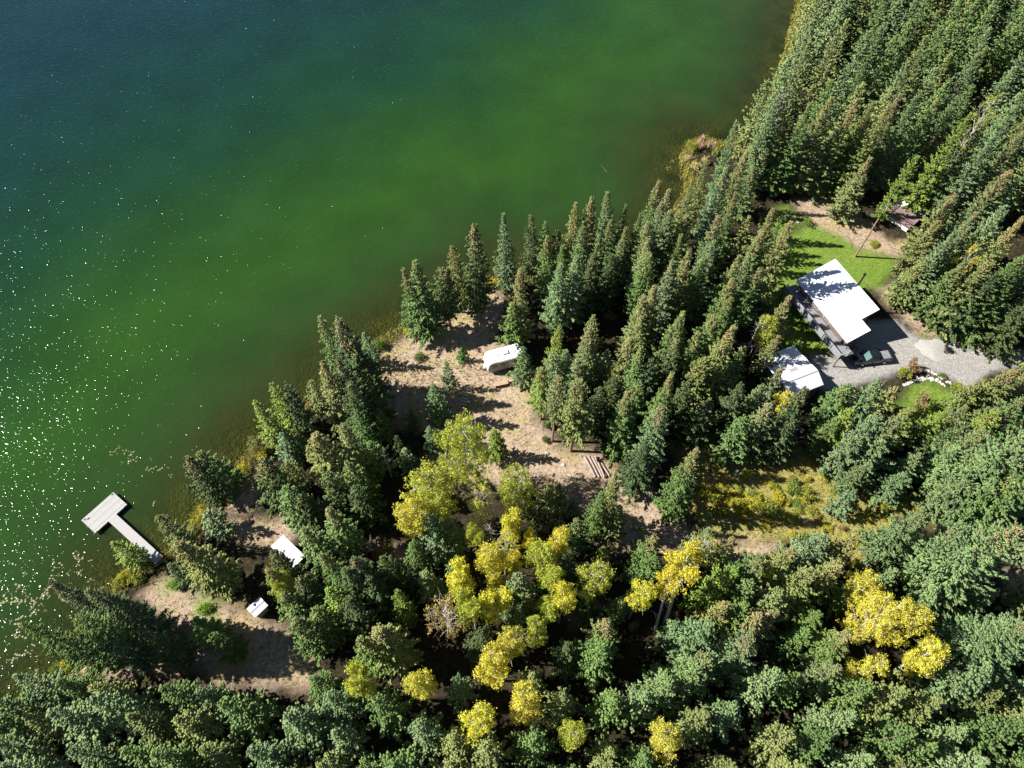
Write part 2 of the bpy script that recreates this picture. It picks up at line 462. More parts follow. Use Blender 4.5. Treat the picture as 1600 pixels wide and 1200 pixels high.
dif = N(nt, 'ShaderNodeBsdfDiffuse'); nt.links.new(wc, dif.inputs[0])
tr = N(nt, 'ShaderNodeBsdfTransparent'); tr.inputs[0].default_value = (0.72, 0.78, 0.55, 1)
al = N(nt, 'ShaderNodeMapRange', interpolation_type='SMOOTHSTEP'); nt.links.new(sd, al.inputs[0])
al.inputs[1].default_value = -5; al.inputs[2].default_value = 14; al.inputs[3].default_value = 0.0; al.inputs[4].default_value = 1.0
mx = N(nt, 'ShaderNodeMixShader'); nt.links.new(al.outputs[0], mx.inputs[0]); nt.links.new(tr.outputs[0], mx.inputs[1]); nt.links.new(dif.outputs[0], mx.inputs[2])
mp = N(nt, 'ShaderNodeMapping'); mp.inputs['Scale'].default_value = (0.55, 1.5, 1); mp.inputs['Rotation'].default_value = (0, 0, R_(-8))
nt.links.new(oc, mp.inputs[0])
mp2 = N(nt, 'ShaderNodeMapping'); mp2.inputs['Scale'].default_value = (1.0, 1.3, 1); nt.links.new(oc, mp2.inputs[0])
h1 = noise(nt, 1.25, 2, 0.5, mp.outputs[0], 0.5)
h2 = noise(nt, 3.2, 2, 0.6, mp2.outputs[0], 0.3)
h3 = noise(nt, 2.1, 1, 0.5, mp2.outputs[0], 0.2)
pw_ = N(nt, 'ShaderNodeMath', operation='POWER'); nt.links.new(h3, pw_.inputs[0]); pw_.inputs[1].default_value = 6.0     # rare steep crests
hs0 = N(nt, 'ShaderNodeMath', operation='MULTIPLY_ADD'); nt.links.new(h2, hs0.inputs[0]); hs0.inputs[1].default_value = 0.30; nt.links.new(h1, hs0.inputs[2])
hs = N(nt, 'ShaderNodeMath', operation='MULTIPLY_ADD'); nt.links.new(pw_.outputs[0], hs.inputs[0]); hs.inputs[1].default_value = 3.2; nt.links.new(hs0.outputs[0], hs.inputs[2])
bp = N(nt, 'ShaderNodeBump'); bp.inputs['Strength'].default_value = 1.0; bp.inputs['Distance'].default_value = 0.078
cal = N(nt, 'ShaderNodeMapRange'); nt.links.new(sd, cal.inputs[0])      # sheltered water near the bank is calmer
cal.inputs[1].default_value = 2; cal.inputs[2].default_value = 28; cal.inputs[3].default_value = 0.45; cal.inputs[4].default_value = 1.0
nt.links.new(cal.outputs[0], bp.inputs['Strength'])
nt.links.new(hs.outputs[0], bp.inputs['Height'])
bp2 = N(nt, 'ShaderNodeBump'); bp2.inputs['Strength'].default_value = 1.0; bp2.inputs['Distance'].default_value = 0.10
nt.links.new(hs0.outputs[0], bp2.inputs['Height']); nt.links.new(bp2.outputs[0], dif.inputs['Normal'])
gl = N(nt, 'ShaderNodeBsdfGlossy', distribution='BECKMANN'); gl.inputs['Roughness'].default_value = 0.17; nt.links.new(bp.outputs[0], gl.inputs['Normal'])
fr = N(nt, 'ShaderNodeFresnel'); fr.inputs[0].default_value = 1.33; nt.links.new(bp.outputs[0], fr.inputs['Normal'])
mx2 = N(nt, 'ShaderNodeMixShader'); nt.links.new(fr.outputs[0], mx2.inputs[0]); nt.links.new(mx.outputs[0], mx2.inputs[1]); nt.links.new(gl.outputs[0], mx2.inputs[2])
nt.links.new(mx2.outputs[0], out.inputs[0])
me = np_mesh('lake_water', wv, np.vstack([wf, wf2 + len(wp)]), m)
a = me.attributes.new('offshore', 'FLOAT', 'POINT')
a.data.foreach_set('value', np.maximum(-np.r_[wd, wd2], 0).astype(np.float32))
tag(link('lake_water', me), kind='structure')

# ---------------------------------------------------------------- tree models
def spruce_variant(h, R, seed, low=0.07, power=0.65, sparse=1.0, dens=1.0):
    global rng
    rng = np.random.default_rng(seed)
    P, D, Ln, W, RN = [], [], [], [], []
    CP, CD, CL, CW = [], [], [], []
    z = h * low
    az = rng.uniform(0, 6.28)
    while z < h * 0.985:
        t = (z / h - low) / (1 - low)
        prof = (1 - t) ** power * min(1.0, 0.6 + t * 4.5)
        nb = max(4, int(round((6.6 - 2.0 * t) * sparse)))
        az += rng.uniform(0.2, 0.9)
        for k in range(nb):
            a = az + 2 * math.pi * k / nb + rng.normal(0, 0.25)
            L = max(0.18, R * prof * rng.uniform(0.5, 1.2))
            if rng.random() < 0.08: L *= 0.45
            sl0 = -0.36 + 0.95 * t + rng.normal(0, 0.12)
            cur = 0.24 + rng.normal(0, 0.06)
            rd = np.array([math.cos(a), math.sin(a), 0]); lat = np.array([-math.sin(a), math.cos(a), 0])
            n = max(5, int((6 + L * 11.5) * dens))
            s = 1 - rng.uniform(0, 1, n) ** 1.25 * 0.8
            base = np.array([0, 0, z + rng.normal(0, 0.12)]) + rd * (L * s)[:, None] + np.array([0, 0, 1]) * (L * (sl0 * s + cur * s * s))[:, None]
            base += rng.normal(0, 0.05, (n, 3))
            sg = np.where(np.arange(n) % 2 == 0, 1, -1) * rng.uniform(0.2, 1.3, n)
            d = rd * (0.7 + 0.35 * s)[:, None] + lat * (sg * (1.15 - 0.55 * s))[:, None]
            d[:, 2] = sl0 + 2 * cur * s - rng.uniform(-0.08, 0.32, n) + t * 0.2
            d /= np.linalg.norm(d, axis=1, keepdims=True)
            P.append(base); D.append(d)
            Ln.append(np.minimum(0.8, 0.24 + 0.33 * L * (1.1 - s)) * rng.uniform(0.65, 1.25, n)); W.append(rng.uniform(0.085, 0.15, n) * (0.8 + 0.1 * min(L, 3)) / dens ** 0.5)
            RN.append(np.clip(rng.normal(0.48, 0.2) + rng.normal(0, 0.17, n), 0, 1))
            if t > 0.66:
                nc = rng.integers(6, 14)
                s = rng.uniform(0.35, 1.08, nc)
                cb = np.array([0, 0, z]) + rd * (L * s)[:, None] + np.array([0, 0, 1]) * (L * (sl0 * s + cur * s * s) + 0.05)[:, None] + rng.normal(0, 0.09, (nc, 3))
                cd = rd * 0.45 + rng.normal(0, 0.4, (nc, 3)); cd[:, 2] -= 0.45
                cd /= np.linalg.norm(cd, axis=1, keepdims=True)
                CP.append(cb); CD.append(cd); CL.append(rng.uniform(0.15, 0.28, nc)); CW.append(rng.uniform(0.04, 0.075, nc))
        z += rng.uniform(0.36, 0.64) * (1.15 - 0.5 * t)
    P.append(np.array([[0, 0, h * 0.955]])); D.append(np.array([[0, 0, 1.0]])); Ln.append(np.array([h * 0.045])); W.append(np.array([0.09])); RN.append(np.array([0.5]))
    P, D, Ln, W, RN = map(np.concatenate, (P, D, Ln, W, RN))
    v, f = tufts(P, D, Ln, W, 0.42, 0.35)
    r = np.repeat(RN, 5)
    crown = np_mesh('spruce_crown', v, f, M['needle'], r)
    arrays = (v, f, r)
    CP, CD, CL, CW = map(np.concatenate, (CP, CD, CL, CW))
    v, f = tufts(CP, CD, CL, CW, 0.8)
    cones = np_mesh('spruce_cones', v, f, M['cone'], np.repeat(np.clip(rng.normal(0.5, 0.3, len(CP)), 0, 1), 5))
    k = rng.random(len(CP)) < 0.4                          # a sparser crop of cones
    v, f = tufts(CP[k], CD[k], CL[k], CW[k], 0.8)
    few = np_mesh('spruce_cones_few', v, f, M['cone'], np.repeat(np.clip(rng.normal(0.5, 0.3, k.sum()), 0, 1), 5))
    mb_ = MB()
    r0 = 0.011 * h + 0.03
    zz = [-0.3, 0.15, h * 0.25, h * 0.55, h * 0.93]
    mb_.tube([(rng.normal(0, 0.03) * (q > 1), rng.normal(0, 0.03) * (q > 1), q) for q in zz], [r0 * 1.35, r0, r0 * 0.8, r0 * 0.5, 0.03], 8)
    for q in range(int(h * 0.9)):                          # dead stubs under the crown
        a = rng.uniform(0, 6.28); z0 = rng.uniform(0.06, 0.12 + low) * h; L = rng.uniform(0.3, 0.9) * R * 0.5
        mb_.tube([(0, 0, z0), (math.cos(a) * L, math.sin(a) * L, z0 - 0.05 * L)], [0.035, 0.012], 4, False)
    trunk = mb_.mesh('spruce_trunk', M['bark_pink'] if low > 0.25 else M['bark'])
    return dict(h=h, R=R, crown=crown, cones=cones, few=few, trunk=trunk, arrays=arrays)

SPR_TALL = [spruce_variant(18, 2.9, 11, 0.07, 0.82), spruce_variant(18, 2.9, 12, 0.10, 0.75), spruce_variant(18, 2.7, 13, 0.12, 0.92), spruce_variant(18, 3.0, 14, 0.06, 0.78),
            spruce_variant(18, 2.8, 15, 0.16, 0.7, 0.9), spruce_variant(18, 2.9, 16, 0.08, 0.98)]
SPR_MID = [spruce_variant(11, 2.5, 21, 0.04, 0.82), spruce_variant(11, 2.4, 22, 0.05, 0.75), spruce_variant(11, 2.6, 23, 0.03, 0.92), spruce_variant(11, 2.4, 24, 0.08, 0.78)]
SPR_SMALL = [spruce_variant(6, 1.7, 31, 0.02, 0.9), spruce_variant(6, 1.8, 32, 0.02, 0.8)]
SPR_BIG = [spruce_variant(20, 5.0, 33, 0.08, 0.8, 1.35), spruce_variant(20, 4.6, 34, 0.10, 0.75, 1.3)]
SPR_WIDE = [spruce_variant(12, 3.5, 39, 0.05, 0.78, 1.15), spruce_variant(12, 3.4, 40, 0.06, 0.72, 1.1)]
SPR_HIGH = [spruce_variant(18, 2.6, 35, 0.44, 0.6), spruce_variant(18, 2.8, 36, 0.30, 0.6)]
SPR_LITE = [spruce_variant(14, 2.7, 37, 0.06, 0.8, 0.8, 0.45), spruce_variant(14, 2.6, 38, 0.06, 0.9, 0.8, 0.45)]

def aspen_variant(h, R, seed, nleaf=6500, bare=0.0, low=0.45, nc=16):
    global rng
    rng = np.random.default_rng(seed)
    tr = MB()
    bend = rng.normal(0, 0.025, 2) * h
    pts = [Vector((bend[0] * q * q, bend[1] * q * q, q * h)) for q in (-0.03, 0.02, 0.25, 0.5, 0.72, 0.93)]
    r0 = 0.012 * h + 0.03
    tr.tube(pts, [r0 * 1.2, r0, r0 * 0.85, r0 * 0.65, r0 * 0.4, 0.02], 7)
    Pp = []
    for k in range(nc):
        zt = low + (1 - low) * (k + 0.5) / nc
        a = k * 2.4 + rng.uniform(-0.5, 0.5)
        e = math.sin(math.pi * min(1, max(0.05, (zt - low + 0.06) / (1.12 - low)))) ** 0.7
        rr = R * e * rng.uniform(0.35, 0.85)
        c0 = np.array([math.cos(a) * rr + bend[0] * zt * zt, math.sin(a) * rr + bend[1] * zt * zt, zt * h])
        st = Vector((bend[0] * zt * zt * 0.7, bend[1] * zt * zt * 0.7, max(zt - 0.12, 0.2) * h))
        cv = Vector(c0)
        tr.tube([st, st.lerp(cv, 0.5) + Vector((0, 0, 0.15)), cv], [r0 * 0.35, r0 * 0.24, 0.015], 5, False)
        for q in range(3):
            e2 = cv + Vector(rng.normal(0, 0.55, 3))
            tr.tube([st.lerp(cv, 0.6), e2], [r0 * 0.15, 0.01], 4, False)
        cs = R * rng.uniform(0.24, 0.46)
        n = int(nleaf / nc * (0.2 if rng.random() < bare else 1) * rng.uniform(0.6, 1.3))
        # small twig clusters round the limb's end, ragged and with gaps
        nk = max(5, n // 26)
        u = rng.normal(size=(nk, 3)); u /= np.linalg.norm(u, axis=1, keepdims=True)
        kc = c0 + u * (cs * rng.uniform(0.35, 1.25, (nk, 1)) ** 0.8) * np.array([1, 1, 0.85])
        for q in range(min(nk, 7)):
            tr.tube([cv, Vector(kc[q])], [r0 * 0.12, 0.008], 3, False)
        idx = rng.integers(0, nk, n)
        Pp.append(kc[idx] + rng.normal(0, 0.17, (n, 3)))
    for q in range(5):                                     # bare lower limbs
        a = rng.uniform(0, 6.28); z0 = rng.uniform(0.22, low) * h; L = rng.uniform(0.3, 0.7) * R
        tr.tube([(bend[0] * .1, bend[1] * .1, z0), (math.cos(a) * L * .6, math.sin(a) * L * .6, z0 + 0.25 * L), (math.cos(a) * L, math.sin(a) * L, z0 + 0.2 * L)], [0.05, 0.035, 0.012], 4, False)
    Pp = np.concatenate(Pp)
    v, f = leaves(Pp, rng.uniform(0.07, 0.14, len(Pp)))
    crown = np_mesh('aspen_crown', v, f, M['leaf'], np.repeat(np.clip(rng.normal(0.5, 0.28, len(Pp)), 0, 1), 4))
    return dict(h=h, R=R, crown=crown, trunk=tr.mesh('aspen_trunk', M['aspen_bark']))
ASP = [aspen_variant(12, 2.2, 41), aspen_variant(12, 2.2, 42, low=0.55, nc=12), aspen_variant(12, 2.3, 43, low=0.4, nc=18), aspen_variant(12, 2.2, 44, low=0.62, nc=9)]
ASP_BIG = [aspen_variant(13, 3.6, 45, 13000, 0.1, 0.3, 28), aspen_variant(13, 3.4, 46, 12000, 0.15, 0.35, 26)]
ASP_POLE = [aspen_variant(17, 2.2, 48, 4200, 0.0, 0.74, 9)]
ASP_THIN = [aspen_variant(11, 3.0, 47, 3600, 0.35, 0.35, 20)]

def shrub_variant(seed, n=700, tall=1.0):
    global rng
    rng = np.random.default_rng(seed)
    st = MB(); Pp = []
    for k in range(9):
        a = rng.uniform(0, 6.28); r = rng.uniform(0.1, 0.75); z = rng.uniform(0.35, 0.85) * tall
        c0 = np.array([math.cos(a) * r, math.sin(a) * r, z])
        st.tube([(0, 0, -0.1), (c0[0] * 0.5, c0[1] * 0.5, z * 0.6), c0], [0.03, 0.02, 0.008], 4, False)
        u = rng.normal(size=(n // 9, 3)); u /= np.linalg.norm(u, axis=1, keepdims=True)
        Pp.append(c0 + u * (rng.uniform(0.15, 0.38, (n // 9, 1))) * np.array([1, 1, 0.85]))
    Pp = np.concatenate(Pp); Pp[:, 2] = np.maximum(Pp[:, 2], 0.03)
    v, f = leaves(Pp, rng.uniform(0.05, 0.10, len(Pp)))
    return dict(crown=np_mesh('shrub_leaves', v, f, M['leaf'], np.repeat(np.clip(rng.normal(0.5, 0.28, len(Pp)), 0, 1), 4)), trunk=st.mesh('shrub_stems', M['grey_wood']))
SHRUB = [shrub_variant(51), shrub_variant(52), shrub_variant(53, 600, 1.3)]

def dead_variant(h, seed, spread=0.22, nbr=26):
    global rng
    rng = np.random.default_rng(seed)
    t = MB()
    t.tube([(0, 0, -0.2), (0.05, 0, h * 0.3), (0.12, 0.05, h * 0.7), (0.1, 0.0, h)], [0.012 * h + .02, 0.009 * h + .02, 0.006 * h + .01, 0.012], 6)
    b_ = MB()
    for k in range(nbr):
        z = h * rng.uniform(0.2, 0.96); a = rng.uniform(0, 6.28); L = h * spread * (1.15 - z / h) * rng.uniform(0.5, 1.2) + 0.3
        e = Vector((math.cos(a) * L, math.sin(a) * L, z + L * rng.uniform(0.1, 0.6)))
        m_ = Vector((math.cos(a) * L * .5 + .08, math.sin(a) * L * .5, z + L * 0.1))
        b_.tube([(0.08, 0, z), m_, e], [0.045, 0.03, 0.01], 4, False)
        for q in range(3):
            b_.tube([m_.lerp(e, 0.3 * q), m_.lerp(e, 0.3 * q + .3) + Vector(rng.normal(0, 0.22 * L, 3))], [0.022, 0.008], 4, False)
    return dict(h=h, trunk=t.mesh('dead_trunk', M['grey_wood']), branches=b_.mesh('dead_branches', M['grey_wood']))
DEAD = [dead_variant(10, 61), dead_variant(5, 62, 0.5, 40)]

# ---------------------------------------------------------------- names of places, used in labels
MARKS = {'the T-shaped dock': (210, 850), 'the long white shed roof': (450, 862), 'the small white hut': (405, 948), 'the white travel trailer': (785, 580),
         'the log pile': (930, 730), 'the white-roofed house': (1310, 490), 'the garage': (1250, 590), 'the railed deck': (1415, 345), 'the rock garden': (1450, 600),
         'the yellow aspen grove': (830, 900), 'the overgrown meadow': (1200, 790), 'the sandy lakeside point': (700, 510), 'the reed island': (1095, 245),
         'the dirt track bend': (1030, 830), 'the leaning white aspens': (1050, 900), 'the big golden aspen': (1405, 970), 'the gravel drive end': (1560, 570), 'the dark shore thicket': (520, 600),
         'the sandy beach path': (440, 1010), 'the grey brush heap': (578, 850), 'the wooden ladder rack': (722, 622), 'the lakeside forest belt': (900, 430),
         'the railed-deck forest': (1450, 200), 'the reedside forest': (1260, 200), 'the shaded forest hollow': (935, 480), 'the deep forest south': (1150, 1120), 'the far north forest': (1420, 40), 'the driveway forest': (1580, 430)}
MARKW = {k: G(*v) for k, v in MARKS.items()}
def nearest_mark(x, y):
    return min(MARKW, key=lambda k: (MARKW[k].x - x) ** 2 + (MARKW[k].y - y) ** 2)
ORD = ['nearest', 'second nearest', 'third nearest', 'fourth nearest', 'fifth nearest', 'sixth nearest', 'seventh nearest', 'eighth nearest', 'ninth nearest', 'tenth nearest', 'eleventh nearest', 'twelfth nearest',
       'thirteenth nearest', 'fourteenth nearest', 'fifteenth nearest', 'sixteenth nearest', 'seventeenth nearest', 'eighteenth nearest', 'nineteenth nearest', 'twentieth nearest']
ORD += [f'{t}-{u} nearest' for t in ('twenty', 'thirty', 'forty') for u in ('first', 'second', 'third', 'fourth', 'fifth', 'sixth', 'seventh', 'eighth', 'ninth')]
PENDING = []        # (object, look, place, distance, group)
def later(o, look, cat, group):
    x, y = o.location.x, o.location.y
    pl = nearest_mark(x, y)
    o['category'] = cat; o['group'] = group
    PENDING.append((o, look, pl, math.hypot(MARKW[pl].x - x, MARKW[pl].y - y)))
def write_labels():
    by = {}
    for o, look, pl, d in PENDING: by.setdefault((look, pl), []).append((d, o))
    for (look, pl), l in by.items():
        l.sort(key=lambda q: q[0])
        for i, (d, o) in enumerate(l):
            if len(l) == 1: o['label'] = f'{look}, beside {pl}'
            else: o['label'] = f'{look}, {ORD[min(i, len(ORD) - 1)]} to {pl}'

HUE = {'g': ((0.132, 0.212, 0.064), 'green'), 'b': ((0.165, 0.245, 0.106), 'blue-green'), 'o': ((0.192, 0.232, 0.080), 'olive'),
       'd': ((0.084, 0.128, 0.048), 'dark green'), 'y': ((0.195, 0.280, 0.058), 'yellow-green')}
BASES = []
def part(name, mesh_, parent, color=None):
    o = link(name, mesh_, parent)
    if color is not None: o.color = (*color, 1)
    return o
def spruce(tx, ty, h, R=None, hue='g', cones=0.0, base=None, high=None):
    """tip pixel and height, or base point"""
    if base is None:
        p = G(tx, ty, h + 0.6)
        x, y = p.x, p.y
    else: x, y = base
    z = gz(x, y)
    pool = SPR_TALL if h >= 13.5 else SPR_MID if h >= 7.5 else SPR_SMALL
    if R and R > 4: pool = SPR_BIG
    elif R and R > 2.9 and h < 16: pool = SPR_WIDE
    v = random.choice(pool) if high is None else SPR_HIGH[high]
    if R is None: R = h * random.uniform(0.155, 0.185) + 0.25
    R *= 1.06 if h >= 15 else 1.15
    e = link('spruce_tree', None, None, (x, y, z), random.uniform(0, 6.28))
    e.scale = (R / v['R'], R / v['R'] * random.uniform(0.92, 1.08), h / v['h'])
    e.rotation_euler = (random.gauss(0, 0.018), random.gauss(0, 0.018), e.rotation_euler.z)
    col, word = HUE[hue]
    j = random.uniform(0.86, 1.14)
    part('trunk', v['trunk'], e)
    part('crown', v['crown'], e, (col[0] * j * random.uniform(0.93, 1.07), col[1] * j, col[2] * j * random.uniform(0.85, 1.15)))
    cw = ''
    if cones > 0.15:
        k = random.uniform(0.85, 1.12)
        part('cones', v['cones'] if cones >= 0.65 else v['few'], e, (0.40 * k, (0.28 if cones >= 0.85 else 0.30) * k, 0.155 * k))['kind'] = 'stuff'
        cw = ' with heavy brown cone crop' if cones >= 0.65 else ' with scattered tan cones'
    size = 'towering' if h >= 19 else 'tall' if h >= 15.5 else 'mid-height' if h >= 11.5 else 'short' if h >= 7.5 else 'young'
    later(e, f'{size} {word} spruce{cw}', 'spruce', 'spruce trees of the lakeside forest')
    BASES.append((x, y, R))
    return e
def aspen(tx, ty, h, R, kind='y', pool=None):
    p = G(tx, ty, h + 0.6)
    v = random.choice(pool or ASP)
    R *= 0.84
    e = link('aspen_tree', None, None, (p.x, p.y, gz(p.x, p.y)), random.uniform(0, 6.28))
    e.scale = (R / v['R'], R / v['R'], h / v['h'])
    col, word = {'y': ((0.62, 0.60, 0.085), 'golden yellow'), 'g': ((0.42, 0.47, 0.07), 'yellow-green'), 'p': ((0.42, 0.345, 0.12), 'pale thinning'), 'd': ((0.10, 0.145, 0.045), 'still green')}[kind]
    j = random.uniform(0.9, 1.1)
    part('trunk', v['trunk'], e)
    part('crown', v['crown'], e, (col[0] * j, col[1] * j * random.uniform(0.95, 1.04), col[2]))
    later(e, f'{"broad" if R >= 3 else "slim" if R < 1.8 else "rounded"} {word} aspen', 'aspen', 'aspens in autumn colour')
    BASES.append((p.x, p.y, R * 0.6))
def aspen_lean(base_px, tip_px, z_tip, R):
    b0 = G(*base_px); t0 = G(*tip_px, z_tip)
    v = ASP_POLE[0]
    d = t0 - b0
    e = link('aspen_tree', None, None, (b0.x, b0.y, gz(b0.x, b0.y)))
    e.rotation_euler = d.to_track_quat('Z', 'Y').to_euler()
    e.scale = (R / v['R'], R / v['R'], d.length / v['h'])
    part('trunk', v['trunk'], e); part('crown', v['crown'], e, (0.62, 0.56, 0.06))
    later(e, 'leaning golden aspen with long bare white trunk', 'aspen', 'aspens in autumn colour')
    BASES.append((b0.x, b0.y, R * 0.6))
def shrub(px, py, r, h, color, word, base=None):
    p = G(px, py) if base is None else Vector((*base, 0))
    v = random.choice(SHRUB)
    e = link('shrub', None, None, (p.x, p.y, gz(p.x, p.y)), random.uniform(0, 6.28))
    e.scale = (r, r * random.uniform(0.85, 1.15), h)
    part('stems', v['trunk'], e); part('leaves', v['crown'], e, color)
    later(e, f'{"low" if h < 1.2 else "waist-high" if h < 2 else "large"} {word} shrub', 'shrub', 'shrubs in the clearings and on the banks')
def dead(px, py, h, word, v=None):
    p = G(px, py)
    v = v or DEAD[0]
    e = link('dead_tree', None, None, (p.x, p.y, gz(p.x, p.y)), random.uniform(0, 6.28))
    k = h / v['h']; e.scale = (k, k, k)
    part('trunk', v['trunk'], e); part('branches', v['branches'], e)
    later(e, word, 'dead tree', 'dead grey trees')

# ================================================================ buildings and other made things
def frame(px0, px1, z=0.6):
    """origin and heading of a thing lying along two pixels on the level z"""
    a, b_ = G(*px0, z), G(*px1, z)
    d = b_ - a
    return a, b_, d.length, math.atan2(d.y, d.x)

# ---- house: mono-pitch white roof, u runs along the high eave, v falls towards the deck
ZH, ZL = 7.0, 4.7
A = G(1305, 405, ZH); Bp = G(1374, 484, ZH)
L1 = (Bp - A).length
hz = math.atan2((Bp - A).y, (Bp - A).x)
e_ = G(1324, 536, ZL) - A
ux = Vector((math.cos(hz), math.sin(hz), 0)); vx = Vector((math.sin(hz), -math.cos(hz), 0))
LT, WT = e_.dot(ux), e_.dot(vx)
HOUSE_DIM = (L1, LT, WT)
house = thing('house', (A.x, A.y, 0.55), hz, 'large house with blown-white single-pitch metal roof and railed side deck', 'house')
# local frame: x = u, y = -v
zr = lambda v: (ZH - 0.55) - (ZH - ZL) * v / WT
NV = 0.44 * WT
def roof_poly(t0, t1, grow=0.0):
    g = grow
    pl = [(-g, g), (-g, -WT - g), (LT + g, -WT - g), (LT + g, -NV + g), (L1 + g, -NV + g), (L1 + g, g)]
    vs = [(x, y, zr(-y) + t) for t in (t0, t1) for x, y in pl]
    n = len(pl)
    fs = [tuple(reversed(range(n))), tuple(range(n, 2 * n))] + [(i, (i + 1) % n, n + (i + 1) % n, n + i) for i in range(n)]
    return vs, fs
b_ = MB(); b_.add(*roof_poly(-0.02, 0.10)); roof = b_.build('roof', M['white_metal'], house)
b_ = MB()
for k in range(1, int(LT / 0.62)):
    x = k * 0.62
    y0 = 0 if x < L1 - 0.05 else -NV
    b_.bar((x, y0, zr(-y0) + 0.115), (x, -WT, zr(WT) + 0.115), 0.05, 0.035)
b_.build('seams', M['white_metal'], roof)
b_ = MB(); b_.add(*roof_poly(-0.26, -0.025, -0.02)); b_.build('fascia', M['trim'], roof)
b_ = MB(); o_ = 0.5
pl = [(o_, -o_), (o_, -WT + o_), (LT - o_, -WT + o_), (LT - o_, -NV - o_), (L1 - o_, -NV - o_), (L1 - o_, -o_)]
n = len(pl)
b_.add([(x, y, -0.1) for x, y in pl] + [(x, y, zr(-y) - 0.27) for x, y in pl], [tuple(reversed(range(n))), tuple(range(n, 2 * n))] + [(i, (i + 1) % n, n + (i + 1) % n, n + i) for i in range(n)])
b_.build('wall', M['siding'], house)
DZ = 2.5
def window(parent, c, s, axis, nm='window'):
    """axis: outward normal 'x' or 'y' with sign"""
    w_ = MB()
    t = 0.06
    if axis[0] == 'x':
        sg = 1 if axis[1] == '+' else -1
        w_.box((c[0] + sg * t / 2, c[1], c[2]), (t, s[0], s[1])); o1 = w_.build(nm, M['white_paint'], parent)
        g_ = MB(); g_.box((c[0] + sg * (t + 0.012), c[1], c[2]), (0.02, s[0] - 0.16, s[1] - 0.16)); g_.build('pane', M['glass'], o1)
    else:
        sg = 1 if axis[1] == '+' else -1
        w_.box((c[0], c[1] + sg * t / 2, c[2]), (s[0], t, s[1])); o1 = w_.build(nm, M['white_paint'], parent)
        g_ = MB(); g_.box((c[0], c[1] + sg * (t + 0.012), c[2]), (s[0] - 0.16, 0.02, s[1] - 0.16)); g_.build('pane', M['glass'], o1)
    return o1
for x in (2.2, 5.0, 7.8):
    if x < LT - 1.2: window(house, (x, -WT + o_, DZ + 1.15), (1.5, 1.1), 'y-')
window(house, (LT - o_, -(NV + WT) / 2, 3.4), (1.6, 1.1), 'x+'); window(house, (LT - o_, -(NV + WT) / 2 - 0.2, 1.1), (0.95, 2.0), 'x+', 'door')
window(house, (L1 - o_, -NV / 2, 3.6), (1.3, 1.0), 'x+')
b_ = MB(); b_.tube([(L1 * 0.52, 0.2, 0.0), (L1 * 0.52, 0.2, 8.6)], [0.14, 0.14], 10); b_.tube([(L1 * 0.52, 0.2, 8.6), (L1 * 0.52, 0.2, 8.85)], [0.22, 0.22], 10)
b_.bar((L1 * 0.52, 0.2, 5.0), (L1 * 0.52, -0.6, 5.0), 0.08)
b_.build('chimney', M['black_metal'], house)
# deck along the low side, wrapping the corner
DW = 1.7
b_ = MB(); b_.box((LT / 2 + 0.4, -WT - DW / 2 + 0.5, DZ - 0.16), (LT + 1.6, DW + 1.0, 0.2)); b_.build('deck_frame', M['dark_wood'], house)
bb = MB(); bb.box((0, 0, 0), (LT + 1.6, 0.225, 0.045)); bmesh_ = bb.mesh('deck_board', M['deckboard'])
for k in range(14):
    y = -WT + 0.9 - k * 0.235
    if y < -WT - DW: break
    link('deck_board', bmesh_, house, (LT / 2 + 0.4, y, DZ - 0.03))
dx0, dx1, dy1 = -0.4, LT + 1.2, -WT - DW
pm = MB(); pm.box((0, 0, 0.5), (0.09, 0.09, 1.0)); post_m = pm.mesh('railing_post', M['black_metal'])
npost = 8
for k in range(npost):
    link('railing_post', post_m, house, (dx0 + (dx1 - dx0) * k / (npost - 1), dy1 + 0.06, DZ))
for y in (-WT - 0.9, -WT + 0.1): link('railing_post', post_m, house, (dx1, y, DZ))
b_ = MB(); b_.box(((dx0 + dx1) / 2, dy1 + 0.06, DZ + 1.02), (dx1 - dx0 + 0.1, 0.11, 0.05)); b_.box((dx1, (dy1 - WT + 0.1) / 2, DZ + 1.025), (0.11, DW - 0.1, 0.05)); b_.build('handrail', M['grey_side'], house)
gw = (dx1 - dx0) / (npost - 1)
b_ = MB(); b_.box((0, 0, 0.5), (gw - 0.14, 0.02, 0.8)); gm = b_.mesh('railing_panel', M['rail_glass'])
for k in range(npost - 1): link('railing_panel', gm, house, (dx0 + gw * (k + 0.5), dy1 + 0.06, DZ))
pm = MB(); pm.box((0, 0, 0), (0.14, 0.14, DZ + 0.2)); post_m = pm.mesh('deck_post', M['dark_wood'])
for k in range(5): link('deck_post', post_m, house, (dx0 + 0.2 + (dx1 - dx0 - 0.4) * k / 4, dy1 + 0.3, (DZ - 0.3) / 2 - 0.05))
# stairs going down from the deck's near corner
sx_ = LT + 0.62
sm = MB(); sm.box((0, 0, 0), (1.1, 0.30, 0.05)); sm = sm.mesh('stair_tread', M['deckboard'])
for k in range(11): link('stair_tread', sm, house, (sx_, -WT + 0.65 + k * 0.27, DZ - 0.2 - k * 0.21))
b_ = MB()
for s_ in (-0.62, 0.62):
    b_.bar((sx_ + s_ * 0.93, -WT + 0.5, DZ - 0.15), (sx_ + s_ * 0.93, -WT + 3.5, 0.1), 0.07, 0.25)
    b_.bar((sx_ + s_ * 0.93, -WT + 0.5, DZ + 0.95), (sx_ + s_ * 0.93, -WT + 3.5, 1.1), 0.07, 0.07)
    for q in (0.0, 0.5, 1.0): b_.box((sx_ + s_ * 0.93, -WT + 0.5 + 3.0 * q, DZ - 0.15 - q * (DZ - 0.2) + 0.5), (0.08, 0.08, 1.1))
b_.build('stair_railing', M['black_metal'], house)

